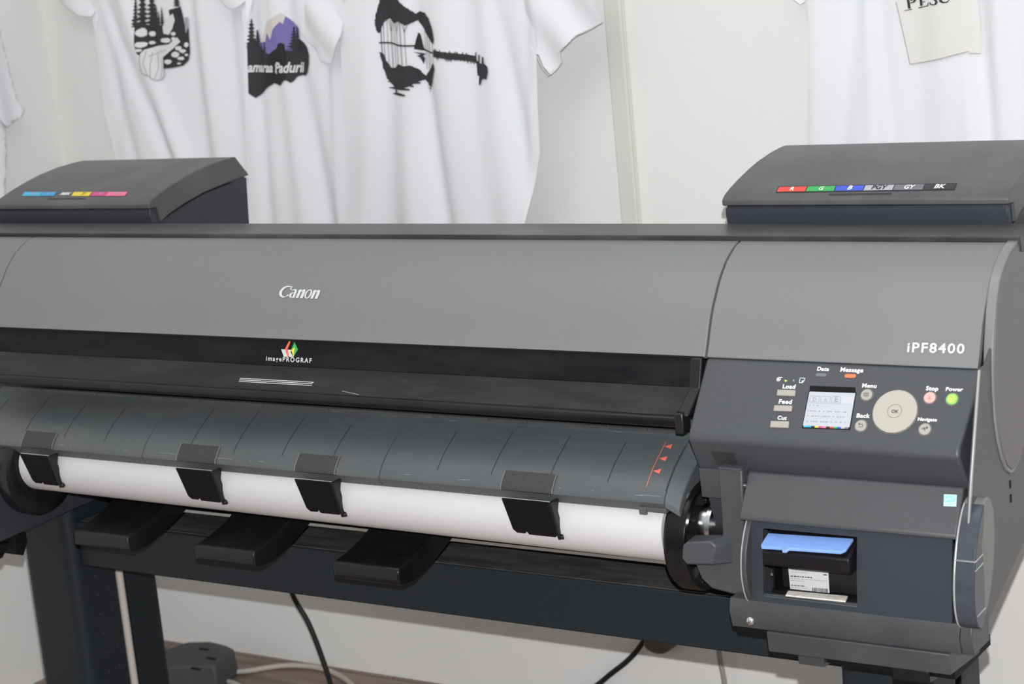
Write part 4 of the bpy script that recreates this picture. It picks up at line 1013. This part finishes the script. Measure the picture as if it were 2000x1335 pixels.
# D: shirt with a framed text, right
LD = [wx(1576, -10, .925), wx(1581, 60, .925), wx(1580, 150, .925), wx(1576, 300, .925), wx(1574, 340, .925)]; RD = [(.30, 1.30), (.305, 1.10), (.31, .995)]
LD[-1] = (LD[-1][0], .995); LD[3] = (LD[3][0], 1.05)
fD = lines_px([(1650, 150, 1640, 280, .012, .012), (1885, 0, 1905, 270, .010, -.012), (1905, 60, 1930, 280, .014, .022), (1948, 0, 1955, 270, .010, -.012), (1725, 130, 1735, 280, .010, .010), (1800, 150, 1806, 280, .016, .008), (1700, 100, 1712, 270, .008, -.008), (1590, 50, 1590, 250, .010, -.006)], .925)
slD = [wx(1574, -30), wx(1576, 2), wx(1568, 8), wx(1545, -10), wx(1530, -60), wx(1560, -120), wx(1590, -100)]
hD, fnD = shirt('white T-shirt with a beige framed box holding dark serif capitals, right of the wall duct', LD, RD, 1.72, .995, fD, .925, 4.4, [(slD, .004, 5)])
a = Art(PlaneY(.92, fnD), .006); st_ = .008
def F4(x, y): return (1550 + x / 4.4444, y / 4.4444)
a.poly([F4(840, -200), F4(880, 20), F4(990, 562), F4(1220, 520), F4(1505, 450), F4(1600, 470), F4(1590, 200), F4(1560, -200)], BEIGE, .0022)
for seg_ in (((880, 20), (935, 290), (990, 562)), ((990, 562), (1130, 540), (1260, 512), (1400, 475), (1512, 448)), ((1515, 470), (1600, 472))):
    a.line([F4(*p) for p in seg_], .0013, BROWNLINE, .0030)
def T(pts): a.poly([F4(*p) for p in pts], INK, .0034)
T([(968, 0), (990, 0), (1000, 75), (978, 80)]); T([(948, 92), (1008, 80), (1012, 87), (950, 98)])                    # foot of the P
T([(994, 4), (1040, -6), (1048, 8), (1030, 26), (996, 34), (995, 26), (1020, 18), (1028, 4), (996, 12)])
T([(1075, -10), (1100, -14), (1108, 52), (1084, 56)]); T([(1066, 68), (1150, 50), (1162, 20), (1168, 22), (1160, 55), (1068, 76)]); T([(1102, 18), (1130, 12), (1131, 19), (1103, 25)])   # E
T([(1175, 20), (1182, 18), (1192, 36), (1220, 36), (1232, 20), (1222, 6), (1190, -14), (1215, -12), (1246, 0), (1254, 20), (1238, 42), (1205, 48), (1178, 42)])                        # S
T([(1262, 0), (1285, -8), (1300, 14), (1330, 14), (1350, -4), (1356, 0), (1335, 24), (1296, 28), (1272, 18)])           # C
a.build('print', hD)

# E: shirt on the left wall, only its sleeve and side show
def wl(px, py, x=CORX + .035): p = at(px, py, 0, x); return (p.y, p.z)
E_ = thing('t_shirt', 'white T-shirt on the side wall, cut off by the left edge of the photo', 'T-shirt', (CORX + .04, .30, .99), 'white printed T-shirts hanging on the walls')
def fnE(y, z): return CORX + .035 + .006 * math.sin(y * 60) + .004 * math.sin(z * 25 + y * 30)
def clothx(poly, name, off=0):
    v, f = fill(poly, .010); mbx = MB(); mbx.add([(fnE(y, z) + off, y, z) for y, z in v], f); o = mbx.build(name, CLOTH, E_, smooth=180, recalc=False)
    so = o.modifiers.new('cloth', 'SOLIDIFY'); so.thickness = .002
bodyE = [wl(4, 150), wl(4, 240), wl(9, 300), wl(10, 420)]
y1_, z1_ = bodyE[-1]
clothx(bodyE + [(y1_ - .5, z1_ - .03), (y1_ - .5, 1.45), (y1_ - .36, 1.62), (y1_ - .30, 1.58), (y1_ - .22, 1.58), (y1_ - .16, 1.62), (y1_ - .02, 1.52)], 'body')
clothx([wl(-45, -60), wl(-5, 60), wl(0, 78), wl(14, 120), wl(25, 160), wl(38, 205), wl(46, 215), wl(42, 228), wl(22, 240), wl(4, 250), wl(-10, 235), wl(-25, 200), wl(-60, 60)], 'sleeve', .008)

# ================================================================== things on the floor and cables
b = MB()
DV = mat('dark_grey_box_plastic', (0.065, 0.067, 0.070), .5, .4, var=.06, vscale=10)
prof = [(.005, .0), (.0, .012), (.010, .040), (.030, .052), (.085, .052), (.105, .040), (.112, .015), (.110, 0)]
top = [at(x, y, 2, .055) for x, y in ((300, 1275), (366, 1252), (412, 1251), (444, 1259), (458, 1266), (440, 1283), (420, 1298), (300, 1302))]
DB = thing('adapter_box', 'dark grey plastic box with small slots lying on the brown floor by the back wall', 'box', (-1.72, .86, 0))
pts = [(p.x, p.y) for p in top]; cxp = sum(p[0] for p in pts) / len(pts); cyp = sum(p[1] for p in pts) / len(pts)
big = [(cxp + (x - cxp) * 1.06, min(cyp + (y - cyp) * 1.06, WALLY - .004)) for x, y in pts]
b.prismz(big, .0, .055, pts2=[(x, min(y, WALLY - .008)) for x, y in pts]); b.build('casing', DV, DB, bevel=.006, seg=3)
for (px, py) in ((412, 1285), (398, 1267), (383, 1305)):
    p = at(px, py, 2, .0555); b = MB(); b.box(p.x - .012, p.x + .012, p.y - .004, p.y + .004, .0550, .0560); b.build('slot', BLACKM, DB)
def cable(pts, r, m_, name, label, cat='cable'):
    mbx = MB(); mbx.tube(pts, r, 10); o = mbx.build(name, m_, smooth=60, loc=tuple(pts[0])); tag(o, label, cat); return o
WC = mat('ivory_cable', (.50, .46, .42), .5, .3); BC = mat('black_cable_rubber', (.012, .012, .012), .5, .3); GC = mat('grey_cable_rubber', (.30, .29, .28), .4, .4)
fz = lambda px, py, z=.006: tuple(at(px, py, 2, z))
cable([fz(300, 1318), fz(360, 1315), fz(420, 1313), fz(480, 1310), fz(530, 1302), fz(570, 1299), fz(620, 1303), fz(660, 1317), fz(690, 1340), fz(720, 1390)], .0055, WC, 'floor_cable', 'pale cable curving over the brown floor from the box towards the wall')
cable([fz(318, 1322, .0055), fz(380, 1322, .0055), fz(430, 1327, .0055), (fz(470, 1340, .0055)), fz(500, 1380, .0055)], .005, WC, 'floor_cable', 'short pale cable on the brown floor in front of the longer one')
cable([tuple(atY(556, 1100, .80)), tuple(atY(572, 1162, .80)), tuple(atY(602, 1215, .80)), tuple(atY(628, 1280, .80)), tuple(atY(647, 1340, .80)), tuple(atY(660, 1400, .80)), tuple(atY(690, 1450, .78))], .0052, BC, 'power_cable', 'black cable hanging down behind the cross beam, left of centre')
cable([tuple(atY(1275, 1220, .945)), tuple(atY(1250, 1262, .945)), tuple(atY(1225, 1290, .945)), tuple(atY(1192, 1316, .945)), tuple(atY(1165, 1338, .945)), tuple(atY(1110, 1375, .945))], .0052, BC, 'power_cable', 'black cable curving left along the wall below the right half of the beam')
cable([tuple(atY(1401, 1240, .940)), tuple(atY(1406, 1285, .940)), tuple(atY(1412, 1315, .940)), tuple(atY(1416, 1345, .940)), tuple(atY(1424, 1450, .940))], .0050, GC, 'power_cable', 'grey cable hanging straight down by the wall under the beam, rightmost of the cables')
cable([(-1.2005, .251, .52), (-1.2005, .251, .40), (-1.2005, .251, .25), (-1.2005, .251, .055)], .0068, WC, 'post_cable', 'pale cable running down the groove of the left stand post')
p = atY(1290, 1266, .945)
b = MB(); b.prismy([(p.x + .028 * math.cos(t), p.z + .012 + .018 * math.sin(t)) for t in [2 * math.pi * k / 16 for k in range(16)]], .93, WALLY - .001)
o = b.build('cable_plug', mat('brown_plug', (.10, .08, .065), .5), bevel=.004); tag(o, 'small dark plug on the wall just below the beam, between the two right-hand cables', 'plug')
